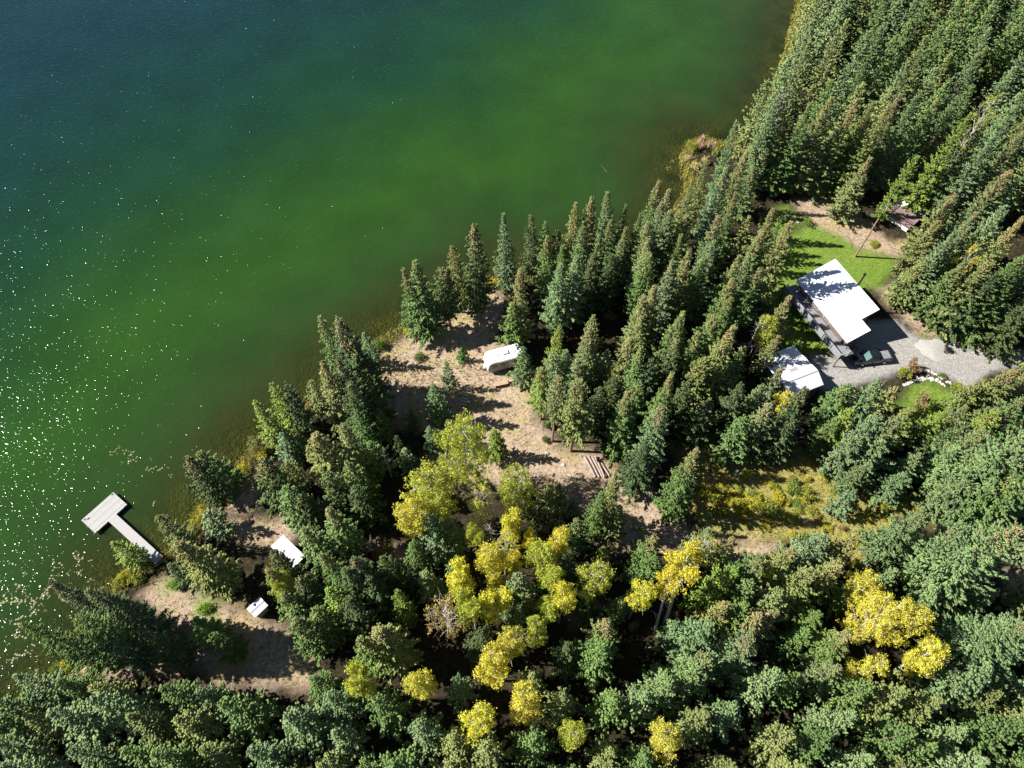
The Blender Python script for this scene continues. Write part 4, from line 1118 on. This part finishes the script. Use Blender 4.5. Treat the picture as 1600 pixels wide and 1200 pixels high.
# ================================================================ trees: tip pixel, height, radius, hue, cones
SPRUCES = '''
648 405 18 3.0 g .5; 634 417 16 2.3 g .7; 693 419 14 2.6 d .8 1; 711 378 16 2.0 o .4; 736 354 18 3.0 d .8; 791 336 17 2.4 b .1; 834 334 15 1.8 d .4; 812 425 17 2.4 o .7; 800 472 11 2.2 g .6
851 347 14 2.0 g 0; 857 368 15 2.2 g .9; 870 360 13 1.8 d .2; 898 319 17 2.2 o .4; 925 305 18 2.6 o .7; 912 350 16 2.6 g .6; 959 298 18 2.4 b .3; 953 345 15 2.2 g .6; 977 321 15 2.0 g 0; 976 357 15 2.2 b .6; 1026 277 17 2.2 g .8
1020 345 17 2.6 o .5; 1037 313 16 2.3 b .2; 875 412 15 2.5 b 0; 900 400 16 2.8 b .1; 925 400 14 2.4 d .2; 955 398 13 2.3 d 0; 1016 372 17 2.6 o .6; 880 385 15 2.2 g 0; 935 365 15 2.2 g .2; 1000 335 15 2.2 g 0
1048 297 16 2.6 b .7; 1103 245 17 1.9 o .3; 1082 282 16 2.1 o 0; 1156 186 19 2.0 b .2; 1165 232 19 2.4 o .8; 1135 262 18 2.5 b .3; 1153 302 17 2.4 g .8; 1222 187 15 2.5 g .7; 1214 152 19 2.6 b 0; 1200 232 10 2.3 d .3; 1240 180 16 2.7 g .2; 1238 238 9 2.3 b 0; 1180 262 11 2.2 g .4
1047 322 16 2.4 b .3; 1072 337 15 2.4 g .7; 1126 342 17 2.7 b .8; 1212 326 18.6 2.6 o .7; 1192 363 16 2.7 g .9; 1236 350 19 2.6 o .9; 1152 398 17 2.7 g .8; 1188 420 15 2.5 g .9; 1147 435 16 2.7 g .9; 1082 393 18 2.8 o .4; 1025 440 16 2.6 o .8; 1052 413 17 2.8 b .3; 1086 430 13 2.0 y 0; 1234 460 13 1.9 o .9; 1115 375 16 2.6 b .1; 1140 465 15 2.5 g .2; 1020 402 16 2.6 g .4; 1103 400 16 2.4 g 0; 1168 400 15 2.3 b .2; 1065 370 15 2.4 g .2
1055 490 16 2.8 g .5; 1070 488 15 2.6 y .3; 1115 492 15 2.8 g .8; 1142 508 18 3.6 o .8; 1050 577 18 2.6 g .8; 1035 638 18 2.6 b .9; 1218 522 10 1.8 o .9; 1222 574 11 2.0 b .9; 1092 525 14 2.6 g .2; 1205 633 13 2.8 b .9; 1192 600 11 2.2 b 0; 1258 612 13 2.8 d .3; 1165 600 12 2.6 d 0; 1100 560 13 2.8 o .3; 1060 530 14 2.4 d .2; 1020 560 12 2.4 d 0; 1160 545 12 2.2 g .2; 1165 655 11 2.4 g 0; 1240 655 11 2.6 d 0; 1075 600 12 2.4 d 0; 1110 620 12 2.6 d .3
870 512 12 1.7 y .4; 925 518 14 2.3 o .8; 887 545 12 2.4 b 0; 865 550 12 2.2 b 0; 908 560 12 2.2 b .2; 950 545 9 1.6 b 0; 982 530 13 2.3 o .8; 850 578 13 2.0 y .8 1; 872 595 16 2.2 o .7 0; 908 598 18 2.8 o .9 1; 890 580 8 1.5 y 0; 985 610 18 2.2 g 1; 815 545 9 1.8 b 0; 960 590 11 2.2 d 0; 940 605 12 2.2 d .2; 1005 545 14 2.3 g .2; 1005 500 14 2.4 o .3; 1005 460 15 2.5 o .3; 985 650 11 2.2 g 0; 1010 690 14 2.3 d 0; 1000 600 12 2.2 g .3
965 738 17 2.1 o .6; 973 790 9 1.6 o .9; 945 763 15 2.0 g 0; 1093 700 19.5 2.5 g .8; 870 760 10 2.6 o .8; 825 778 7 1.3 o .6; 830 815 7 1.2 b 0; 905 815 9 1.7 g .8; 945 856 6 1.4 y 0; 885 870 10 2.2 d 0; 915 880 9 2.0 d 0; 815 902 11 2.6 b .4; 828 935 9 1.8 b 1; 812 950 9 2.0 b 0; 890 1005 9 2.0 d 0; 955 970 11 2.4 o 1; 970 935 8 1.8 g .7; 935 1000 11 2.8 g 0; 860 880 9 2.0 d 0; 920 935 7 1.6 g 0
1020 838 11 2.4 g .9; 1022 872 10 2.2 g 0; 1112 826 10 2.0 b 0; 1147 845 9 1.8 o .9; 1190 865 12 3.0 g .7; 1155 885 11 2.8 y 0; 1132 948 11 2.4 o .8; 1100 975 11 3.0 b 0; 1170 945 11 2.6 g 0; 1197 960 11 2.4 o .9; 1172 998 12 3.0 b .9; 1112 1028 11 2.8 b .7; 1055 972 5 1.3 b 0; 1243 855 10 2.0 o .9; 1290 838 11 3.0 b 0; 1327 842 11 2.4 o .8; 1268 895 12 3.2 o .2; 1205 955 10 2.4 o .9; 1280 960 9 2.6 g 0; 1335 992 12 2.6 g .8; 1310 1038 10 2.4 b .3; 1225 925 11 2.8 o 0; 1318 880 11 2.4 o .8; 1360 905 10 2.0 g .5; 1130 905 10 2.6 y 0; 1180 915 11 2.6 g 0; 1260 985 8 2.4 g 0; 1085 1040 10 2.6 b 0; 1050 1060 10 2.6 b 0
1452 798 15 3.0 b .3; 1605 818 23 5.0 b .8; 1510 822 13 3.4 b .2; 1610 975 17 5.0 b .5; 1482 1030 9 1.8 o .8; 1415 742 8 2.2 b 0; 1350 728 8 1.8 b .2; 1335 770 7 1.7 b 0; 1440 712 8 2.0 b .4; 1330 602 11 2.6 g .2; 1374 598 13 3.0 b 0; 1332 640 11 2.4 y 0; 1402 652 14 3.2 b .3; 1372 650 13 3.0 b 0; 1425 640 10 2.4 o .3; 1400 605 7 1.8 o .7; 1310 655 9 2.2 g 0; 1345 680 10 2.6 b 0; 1380 690 10 2.6 b 0
1592 575 11 2.8 o 1; 1530 600 7 2.0 o .2; 1480 645 9 2.4 y 0; 1515 662 11 2.8 d .2; 1640 668 22 5.2 b .5; 1540 668 14 3.2 b .2; 1562 712 15 3.6 b 0; 1600 625 14 3.2 g .5; 1510 635 9 2.2 o 0; 1585 745 14 3.6 g .2; 1520 745 11 3.0 b 0; 1630 575 10 2.4 o .8; 1640 730 18 4.4 g .2; 1500 700 10 2.6 b 0; 1560 640 12 2.6 y .4
1300 150 20 2.8 o .4; 1337 152 20 2.6 o .9; 1362 160 19 2.6 g .7; 1385 160 20 2.5 o .5; 1411 151 19 2.2 o .9; 1265 160 19 2.6 g .2; 1272 192 14 2.6 b .3; 1358 247 13.5 2.6 o .8; 1431 240 21.5 1.8 y 0 0; 1432 150 20 2.8 b 0; 1470 152 20 2.8 g .4; 1498 150 20 2.7 b 0; 1517 175 21 2.6 y 0; 1545 186 20 2.8 g .2; 1590 160 20 3.0 b .1; 1562 210 19 3.0 b .1; 1600 205 20 3.0 o .5; 1520 243 10 1.9 g 0; 1575 265 20 3.0 o .7; 1528 275 11 2.0 d .6; 1595 275 19 3.0 b .1; 1460 205 14 2.5 o .3; 1310 195 14 2.5 b .1; 1330 225 11 2.3 g .1; 1300 235 10 2.3 b 0; 1375 205 13.5 2.2 y .3; 1480 200 14 2.4 o .4; 1500 225 12 2.2 b .1
1484 310 13 2.5 o .6; 1493 301 11 2.2 o .7; 1550 297 16 3.0 b .5; 1530 338 18 2.8 b .3; 1597 340 19 2.8 o 1; 1572 318 18 2.8 b 0; 1528 362 14 2.0 y 0; 1497 356 17 2.8 b .1; 1488 378 14 2.8 o .4; 1445 408 10 2.5 o .4; 1462 398 12 2.4 b 0; 1482 428 9 2.3 o .2; 1592 400 17 3.0 g .1; 1545 410 15 3.0 o .2; 1560 425 14 3.0 d .1; 1580 440 13 3.2 g 0; 1530 432 12 2.8 g 0; 1620 380 18 3 g .2; 1470 345 14 2.6 o .3; 1515 405 14 2.8 g .2; 1620 470 12 3.2 d 0
501 491 18 2.2 g .6; 522 500 19 3.2 d .8; 555 530 16 3.0 d .2; 500 565 17 2.7 o .5; 424 594 13 1.8 y .2; 444 602 13 2.0 d 0; 398 622 14 2.0 y .3; 487 680 14 2.8 o .8; 531 665 16 2.6 o .5; 576 690 9 2.2 g 0; 407 723 13 2.8 d .8; 443 720 9 1.8 o .8; 437 676 8 1.8 b 0; 463 680 6 1.2 b 0; 545 600 15 2.6 d .3; 570 585 13 2.4 d 0; 530 560 16 2.6 d .2; 555 640 12 2.2 g 0; 540 720 13 2.6 g .2; 515 740 12 2.4 d .2; 440 760 12 2.6 g 0; 470 770 11 2.4 d .3; 555 760 11 2.4 d 0; 590 640 8 1.6 g 0
677 600 10 2.0 b 0; 697 570 6.5 1.3 b 0; 700 658 4.5 1.1 b 0; 672 668 7 1.4 b 0; 632 702 6 1.5 b 0; 720 545 3.2 1.1 g 0; 775 672 8 1.7 y 0; 620 680 7 1.3 d 0; 640 640 4 1.0 g 0; 652 740 8 1.8 g 0
288 715 12 2.2 d .7; 312 697 12 2.6 g .3; 244 806 11 1.8 o .3; 322 800 6 2.0 b 0; 174 843 8 1.7 y 0; 278 848 16.5 3.2 o .7; 264 880 7 1.6 d 0; 80 912 19 2.4 d .4; 135 925 19 2.6 d .3; 150 990 14 2.0 d 0; 300 972 9 2.0 g 0; 335 992 8 1.8 g 0; 232 990 11 2.0 d .2; 35 975 19 2.5 g .1; 120 960 18 2.3 g 0 0
474 825 12 2.4 g .2; 515 796 15 2.8 g .8; 505 860 13 2.2 g .7; 425 866 13 2.0 d .8; 418 893 13 2.0 y .8; 512 915 11 2.2 y 0; 540 882 12 2.6 d 0; 556 870 13 2.8 d .7; 617 925 10 1.6 y 0; 460 968 13 2.2 g .8; 494 955 11 2.4 g 0; 540 940 11 2.6 d 0; 592 985 12 2.8 o 1; 566 1000 11 2.2 g .9; 665 900 9 2.0 b 0; 675 808 10 3.0 b 0; 645 850 8 2.0 g 0; 710 880 7 1.6 g 0; 752 990 8 2.2 d 0; 575 900 11 2.4 d 0; 600 870 10 2.2 d 0; 640 880 8 2.0 d 0; 470 905 12 2.4 d .2; 440 925 11 2.2 g .4; 700 820 8 2.2 b 0
'''
for ln in SPRUCES.replace('\n', ';').split(';'):
    q = ln.split()
    if len(q) >= 6: spruce(float(q[0]), float(q[1]), float(q[2]) * (1.2 if float(q[1]) > 760 and float(q[0]) > 500 and 8 <= float(q[2]) <= 13 else 1), float(q[3]), q[4], float(q[5]), high=int(q[6]) if len(q) > 6 else None)

ASPENS = [(720, 668, 14, 4.3, 'g', 1), (668, 748, 13, 4.0, 'g', 1), (640, 790, 11, 2.5, 'y', 0), (748, 762, 12, 2.3, 'y', 2), (803, 742, 11, 3.1, 'g', 1), (740, 832, 8, 1.5, 'g', 0),
          (803, 808, 11, 1.8, 'y', 0), (788, 838, 11, 2.2, 'y', 2), (826, 836, 9, 1.2, 'y', 0), (868, 836, 10, 2.0, 'y', 0), (765, 855, 11, 2.3, 'y', 0), (803, 866, 10, 1.6, 'y', 0), (845, 855, 11, 2.3, 'g', 0),
          (722, 890, 11, 2.2, 'y', 0), (774, 893, 9, 1.4, 'y', 0), (735, 932, 11, 2.4, 'g', 0), (776, 938, 10, 2.4, 'y', 0), (868, 893, 11, 1.8, 'g', 0), (884, 922, 11, 1.9, 'y', 0), (858, 940, 8, 1.8, 'g', 0),
          (934, 890, 11, 2.5, 'g', 0), (838, 976, 9, 1.7, 'g', 0), (797, 998, 10, 2.0, 'y', 0), (768, 1028, 10, 2.4, 'y', 0), (1010, 915, 11, 1.9, 'y', 0),
          (1106, 840, 10, 2.3, 'g', 2), (1202, 888, 8, 1.4, 'g', 0), (1366, 905, 10, 2.1, 'y', 0), (1398, 948, 12, 3.2, 'y', 1), (1438, 955, 12, 2.9, 'y', 1), (1470, 1015, 10, 2.2, 'y', 0), (1372, 1036, 9, 2.0, 'y', 0),
          (690, 945, 11, 3.0, 'p', 2), (1528, 385, 15, 2.0, 'y', 2), (1205, 500, 10, 2.1, 'g', 0), (1232, 616, 9, 1.8, 'y', 0), (965, 568, 8, 1.7, 'g', 2), (1555, 152, 18, 2.6, 'g', 2), (655, 1065, 10, 2.0, 'y', 0), (560, 1055, 10, 2.2, 'g', 0),
          (820, 1090, 10, 2.3, 'y', 0), (745, 1120, 10, 2.2, 'y', 0), (900, 1140, 10, 2.0, 'g', 0), (1050, 1150, 10, 2.3, 'y', 0), (430, 905, 9, 1.6, 'g', 0)]
for x, y, h_, r, k, pool in ASPENS: aspen(x, y, h_ * (1.25 if y > 660 else 1), r, k, [ASP, ASP_BIG, ASP_THIN][pool])

aspen_lean((1038, 978), (1072, 856), 17.0, 2.5); aspen_lean((1022, 990), (1048, 888), 15.0, 1.7)
dead(1161, 558, 10, 'bare grey dead tree'); dead(1545, 640, 8, 'bare grey dead tree'); dead(1193, 230, 13, 'slender bare grey snag'); dead(582, 862, 3.5, 'low grey dead brush', DEAD[1]); dead(815, 1010, 7, 'bare grey dead sapling')
dead(768, 858, 9, 'bare grey dead tree'); dead(612, 745, 8, 'bare grey dead sapling', None); dead(1425, 1058, 8, 'bare grey dead tree'); dead(1020, 545, 9, 'bare grey dead sapling'); dead(1545, 655, 4, 'low grey dead brush', DEAD[1]); dead(1600, 1010, 6, 'low grey dead brush', DEAD[1])

# forest filling: trees where the canopy closes between the ones traced above, and past the frame's edges
FOREST = [[(1200, 110), (1290, -160), (2050, -160), (2050, 330), (1700, 360), (1480, 330), (1360, 310), (1250, 300), (1190, 330), (1120, 330), (1150, 250)],
          [(1700, 360), (2050, 330), (2050, 540), (1620, 530), (1530, 520), (1500, 480)],
          [(830, 420), (1000, 400), (1080, 340), (1200, 400), (1200, 560), (1230, 640), (1220, 700), (1080, 690), (1060, 760), (980, 720), (900, 680), (850, 600), (850, 500)],
          [(560, 560), (600, 560), (600, 660), (640, 720), (690, 800), (820, 820), (950, 880), (1080, 880), (1250, 890), (1360, 920), (1600, 950), (1800, 960), (1900, 1250), (500, 1250), (490, 1010), (440, 960), (470, 900), (470, 830), (430, 800), (440, 700), (480, 660)],
          [(1520, 620), (1650, 580), (2050, 620), (2050, 950), (1640, 930), (1560, 850), (1450, 760), (1300, 740), (1290, 660), (1380, 640), (1440, 680)],
          [(-150, 1190), (-40, 1130), (40, 1098), (110, 1075), (200, 1080), (330, 1085), (420, 1120), (480, 1150), (480, 1300), (-200, 1300)]]
rr = random.Random(99)
for px, py, r in ((1412, 345, 6), (1390, 360, 5), (1300, 330, 7), (1260, 335, 6), (1312, 480, 9), (1250, 590, 6), (930, 480, 6), (960, 490, 5), (785, 575, 5), (450, 860, 4), (407, 948, 3), (1170, 320, 4), (1075, 700, 5), (1060, 960, 5), (985, 905, 4)):
    p = G(px, py); BASES.append((p.x, p.y, r * 4 - 12))
FILL = [dict(v=[], f=[], r=[], n=0, t=MB()) for _ in range(3)]
for fi, poly in enumerate(FOREST):
    W2 = P2(poly)
    lo, hi = W2.min(0), W2.max(0)
    C = np.array([[rr.uniform(lo[0], hi[0]), rr.uniform(lo[1], hi[1])] for _ in range(min(int((hi - lo).prod() * 0.9), 6000))])
    C = C[pip(C, W2)]
    if len(C) == 0: continue
    C = C[shore_d(C) > 2.0]
    zz_ = zone_w(C); C = C[np.maximum.reduce([zz_['dirt'], zz_['lawn'], zz_['gravel'], zz_['meadow']]) < 0.3]
    for x, y in C:
        rel = Vector((x, y, 10)) - camo.location
        dp = rel.dot(_f); px = 800 + F * rel.x / dp; py = 600 - F * rel.dot(_u) / dp
        if not (-120 < px < 1760 and -110 < py < 1330): continue
        outside = py < 150 or py > 1050 or px > 1600
        gap = 2.4 if py > 1050 else 3.7 if outside else 4.0
        if any((x - bx) ** 2 + (y - by) ** 2 < (gap + br * 0.25) ** 2 for bx, by, br in BASES): continue
        h_ = rr.uniform(15, 20) if py < 330 else rr.uniform(9, 14) if outside else rr.uniform(6.5, 10.5)
        R = h_ * rr.uniform(0.16, 0.2) + 0.6
        v = rr.choice(SPR_LITE); va, fa, ra = v['arrays']
        a_ = rr.uniform(0, 6.28); c_, s_ = math.cos(a_), math.sin(a_)
        q = va * np.array([R / v['R'], R / v['R'], h_ / v['h']])
        q = np.stack([q[:, 0] * c_ - q[:, 1] * s_ + x, q[:, 0] * s_ + q[:, 1] * c_ + y, q[:, 2] + gz(x, y)], 1)
        fl_ = rr.choice(FILL)
        fl_['v'].append(q); fl_['f'].append(fa + fl_['n']); fl_['r'].append(np.clip(ra * 0.6 + rr.uniform(-0.1, 0.5), 0, 1)); fl_['n'] += len(q)
        fl_['t'].tube([(x, y, gz(x, y) - 0.2), (x, y, gz(x, y) + h_ * 0.9)], [0.17, 0.03], 6)
        BASES.append((x, y, R))
for fl_, c_, w_ in zip(FILL, (HUE['g'][0], HUE['o'][0], HUE['b'][0]), ('green', 'olive', 'blue-green')):
    fo = link('spruce_wood', np_mesh('spruce_wood', np.concatenate(fl_['v']), np.concatenate(fl_['f']), M['needle'], np.concatenate(fl_['r'])))
    fo.color = (*c_, 1)
    tag(fo, f'close-grown {w_} spruces filling the wood between and behind the others', 'forest', kind='stuff')
    tag(fl_['t'].build('trunks', M['bark'], fo), kind='stuff')

# shrubs of the clearings and banks
Y1, Y2, GR, BR, RD = (0.46, 0.43, 0.055), (0.30, 0.34, 0.055), (0.15, 0.23, 0.05), (0.33, 0.24, 0.12), (0.40, 0.03, 0.06)
for x, y, r, h_, c_, w_ in [(1100, 775, 1.4, 2.4, Y1, 'bright yellow'), (1115, 785, 1.3, 1.6, Y2, 'yellow-green'), (1150, 790, 1.3, 1.3, Y1, 'bright yellow'), (1175, 792, 1.5, 1.5, Y1, 'bright yellow'), (1195, 795, 1.6, 1.6, Y2, 'yellow-green'), (1215, 785, 1.3, 1.2, Y1, 'bright yellow'),
        (1240, 765, 1.5, 1.5, GR, 'green'), (1255, 775, 1.4, 1.2, Y2, 'yellow-green'), (1205, 805, 1.3, 1.6, GR, 'green'), (1230, 810, 1.2, 1.2, Y2, 'yellow-green'), (1168, 745, 1.0, 1.6, Y2, 'yellow-green'), (1300, 770, 1.1, 1.0, Y2, 'yellow-green'), (1290, 745, 1.2, 1.0, Y1, 'bright yellow'),
        (1375, 790, 1.8, 1.6, Y2, 'yellow-green'), (1390, 815, 1.0, 1.0, Y1, 'bright yellow'), (1430, 795, 1.2, 1.4, Y1, 'bright yellow'), (1478, 795, 1.0, 1.2, Y1, 'bright yellow'), (1500, 805, 1.0, 0.9, Y1, 'bright yellow'), (1345, 755, 1.2, 1.0, Y2, 'yellow-green'), (1265, 800, 1.1, 0.9, Y2, 'yellow-green'),
        (1330, 885, 1.0, 1.1, Y2, 'yellow-green'), (1140, 680, 1.4, 0.9, Y2, 'yellow-green'), (1110, 688, 1.4, 1.0, Y2, 'yellow-green'), (1420, 580, 1.2, 2.6, BR, 'tan-tipped'), (1408, 590, 1.3, 2.0, Y2, 'yellow-green'), (1432, 640, 1.5, 2.6, BR, 'russet'), (1495, 612, 1.3, 1.6, Y2, 'yellow-green'),
        (1478, 548, 0.8, 1.0, (0.03, 0.03, 0.025), 'dark withered'), (1470, 590, 0.8, 0.8, GR, 'green'), (655, 562, 1.1, 1.0, GR, 'green'), (590, 545, 1.3, 1.5, GR, 'green'), (575, 552, 1.2, 1.6, Y2, 'yellow-green'), (600, 540, 1.0, 1.0, Y2, 'yellow-green'), (640, 520, 1.2, 0.9, Y1, 'bright yellow'),
        (455, 628, 1.4, 2.2, (0.30, 0.26, 0.22), 'bare greyish'), (485, 640, 1.4, 1.6, (0.34, 0.30, 0.13), 'straw-coloured'), (405, 705, 1.6, 2.6, (0.27, 0.28, 0.10), 'straw-coloured'), (385, 735, 1.3, 1.3, Y1, 'bright yellow'), (372, 748, 1.3, 1.2, Y2, 'yellow-green'), (410, 715, 1.2, 1.2, Y1, 'bright yellow'),
        (318, 800, 1.0, 1.2, Y1, 'bright yellow'), (308, 815, 0.9, 1.0, Y1, 'bright yellow'), (300, 830, 1.0, 0.9, Y2, 'yellow-green'), (196, 900, 1.2, 1.4, Y1, 'bright yellow'), (188, 912, 1.1, 1.3, Y2, 'yellow-green'), (215, 905, 1.2, 1.0, Y2, 'yellow-green'), (210, 885, 1.0, 1.1, Y2, 'yellow-green'), (228, 895, 1.3, 1.0, (0.30, 0.31, 0.10), 'straw-coloured'),
        (275, 915, 1.1, 0.9, (0.16, 0.30, 0.03), 'vivid green'), (320, 955, 1.2, 0.9, (0.16, 0.30, 0.03), 'vivid green'), (105, 1042, 1.3, 1.1, Y1, 'bright yellow'), (90, 1050, 1.3, 1.2, GR, 'green'), (525, 788, 1.2, 1.6, RD, 'crimson'), (595, 868, 1.1, 1.4, (0.42, 0.24, 0.07), 'orange'), (608, 862, 1.0, 1.2, Y2, 'yellow-green'),
        (1080, 235, 1.3, 1.9, (0.30, 0.33, 0.06), 'yellow-green'), (1095, 232, 1.2, 2.0, (0.52, 0.37, 0.27), 'pinkish tan'), (1110, 236, 1.2, 1.9, (0.52, 0.37, 0.27), 'pinkish tan'), (1075, 248, 1.2, 1.1, (0.52, 0.44, 0.26), 'straw-coloured'), (1085, 262, 1.4, 1.1, (0.50, 0.43, 0.20), 'straw-coloured'), (1100, 255, 1.2, 1.2, (0.50, 0.43, 0.20), 'straw-coloured'), (1116, 246, 1.1, 1.8, Y2, 'yellow-green'),
        (1170, 225, 1.5, 1.4, Y1, 'bright yellow'), (1182, 208, 1.4, 1.2, Y1, 'bright yellow'), (1192, 190, 1.4, 1.1, Y1, 'bright yellow'), (1160, 240, 1.4, 1.2, (0.42, 0.34, 0.10), 'straw-coloured'), (1205, 165, 1.4, 1.0, Y1, 'bright yellow'), (1190, 235, 1.6, 1.8, GR, 'green'),
        (785, 446, 1.3, 1.1, Y1, 'bright yellow'), (775, 442, 1.2, 1.0, Y1, 'bright yellow'), (765, 452, 1.1, 0.9, (0.40, 0.34, 0.12), 'straw-coloured'), (730, 470, 1.1, 1.0, Y2, 'yellow-green'), (705, 745, 1.0, 0.8, Y2, 'yellow-green'), (752, 755, 1.0, 0.9, GR, 'green'), (1260, 350, 1.2, 0.9, GR, 'green'), (1215, 345, 1.5, 1.2, GR, 'green'),
        (1000, 828, 0.8, 0.6, Y2, 'yellow-green'), (855, 668, 0.9, 1.4, GR, 'green'), (852, 690, 0.8, 1.0, GR, 'green'), (990, 978, 1.0, 1.0, BR, 'russet'), (1030, 988, 1.0, 0.8, Y2, 'yellow-green'), (1075, 700, 1.2, 0.8, BR, 'russet'), (1200, 725, 1.3, 0.7, BR, 'russet'), (1245, 735, 1.3, 0.7, (0.40, 0.32, 0.11), 'straw-coloured'),
        (950, 498, 1.4, 1.0, BR, 'russet'), (925, 500, 1.2, 0.9, (0.16, 0.04, 0.03), 'crimson'), (1220, 530, 1.0, 1.2, (0.33, 0.22, 0.10), 'russet'), (1365, 385, 1.2, 0.7, Y2, 'yellow-green')]:
    shrub(x, y, r, h_, c_, w_)

rt = random.Random(5)
for k in range(96):
    for _ in range(30):
        px, py = (rt.uniform(1070, 1420), rt.uniform(690, 880)) if k < 44 else (rt.uniform(1080, 1270), rt.uniform(760, 806)) if k < 80 else (rt.uniform(600, 770), rt.uniform(545, 700))
        p = G(px, py); w_ = zone_w(np.array([[p.x, p.y]]))
        if w_['meadow'][0] > 0.8 and w_['dirt'][0] < 0.5: break
    else: continue
    c_, w_ = rt.choice([(Y2, 'yellow-green'), ((0.40, 0.32, 0.11), 'straw-coloured'), (Y1, 'bright yellow'), (BR, 'russet'), (GR, 'green')])
    if 44 <= k < 80: c_, w_ = rt.choice([(Y2, 'yellow-green'), (Y1, 'bright yellow'), (Y1, 'bright yellow')])
    shrub(px, py, rt.uniform(0.5, 1.1), rt.uniform(0.4, 0.9), c_, w_)
# grass: one mass of blades over bank, meadow and clearing
def grass_patch(name, label, n, test, hgt, cols):
    global rng
    rng = np.random.default_rng(len(name))
    pts = np.stack([rng.uniform(-85, 110, n), rng.uniform(15, 165, n)], 1)
    d = shore_d(pts)
    pts, keepd = pts[d > -0.6], d[d > -0.6]
    z = zone_w(pts)
    p = test(keepd, z)
    k = rng.random(len(pts)) < p
    pts = pts[k]
    pz = height(pts)
    nb = 3
    base = np.repeat(np.c_[pts, pz - 0.02], nb, 0) + np.c_[rng.normal(0, 0.09, (len(pts) * nb, 2)), np.zeros(len(pts) * nb)]
    dd = np.c_[rng.normal(0, 0.45, (len(base), 2)), np.ones(len(base))]; dd /= np.linalg.norm(dd, axis=1, keepdims=True)
    hh = hgt * rng.uniform(0.4, 1.2, len(base))
    sd_ = np.c_[rng.normal(size=(len(base), 2)), np.zeros(len(base))]; sd_ /= np.linalg.norm(sd_, axis=1, keepdims=True)
    wv_ = 0.06
    v = np.stack([base - sd_ * wv_, base + sd_ * wv_, base + dd * hh[:, None]], 1).reshape(-1, 3)
    f = np.arange(len(v)).reshape(-1, 3)
    o = link(name, np_mesh(name, v, f, M['grass'], np.repeat(np.clip(rng.normal(0.5, 0.3, len(base)), 0, 1), 3)))
    o.color = (*cols, 1)
    tag(o, label, 'grass', kind='stuff')
grass_patch('bank_grass', 'yellow-green reeds and grass along the lake bank', 380000, lambda d, z: np.exp(-((d - 0.7) / 1.6) ** 2) * 0.9, 0.8, (0.38, 0.37, 0.09))
grass_patch('meadow_grass', 'dry straw grass of the meadow and clearing', 260000, lambda d, z: z['meadow'] * 0.8 + z['dirt'] * (1 - z['meadow']) * 0.16, 0.40, (0.42, 0.39, 0.13))
grass_patch('forest_undergrowth', 'low plants on the forest floor', 120000, lambda d, z: np.where(d > 2, (1 - np.maximum.reduce([z['dirt'], z['lawn'], z['gravel'], z['meadow']])) * 0.35, 0), 0.4, (0.14, 0.14, 0.05))
write_labels()

# twigs, chips and pebbles lying on the bare ground
rng = np.random.default_rng(77)
pts = np.stack([rng.uniform(-85, 110, 60000), rng.uniform(15, 165, 60000)], 1)
pts = pts[shore_d(pts) > 1]
z_ = zone_w(pts)
pts = pts[rng.random(len(pts)) < np.maximum(z_['dirt'] * 0.8, z_['gravel'] * 0.10)]
pz = height(pts)
n = len(pts)
an = rng.uniform(0, 6.28, n); tw_ = rng.random(n) < 0.55
d = np.c_[np.cos(an), np.sin(an), np.zeros(n)]
v, f = tufts(np.c_[pts, pz + 0.012], d, np.where(tw_, rng.uniform(0.3, 1.1, n), rng.uniform(0.12, 0.34, n)), np.where(tw_, 0.03, 0.09), 1.0)
o = link('clearing_litter', np_mesh('clearing_litter', v, f, M['cone'], np.repeat(rng.random(n), 5)))
o.color = (0.17, 0.125, 0.09, 1)
tag(o, 'twigs, bark chips and pebbles strewn over the bare ground', 'litter', kind='stuff')
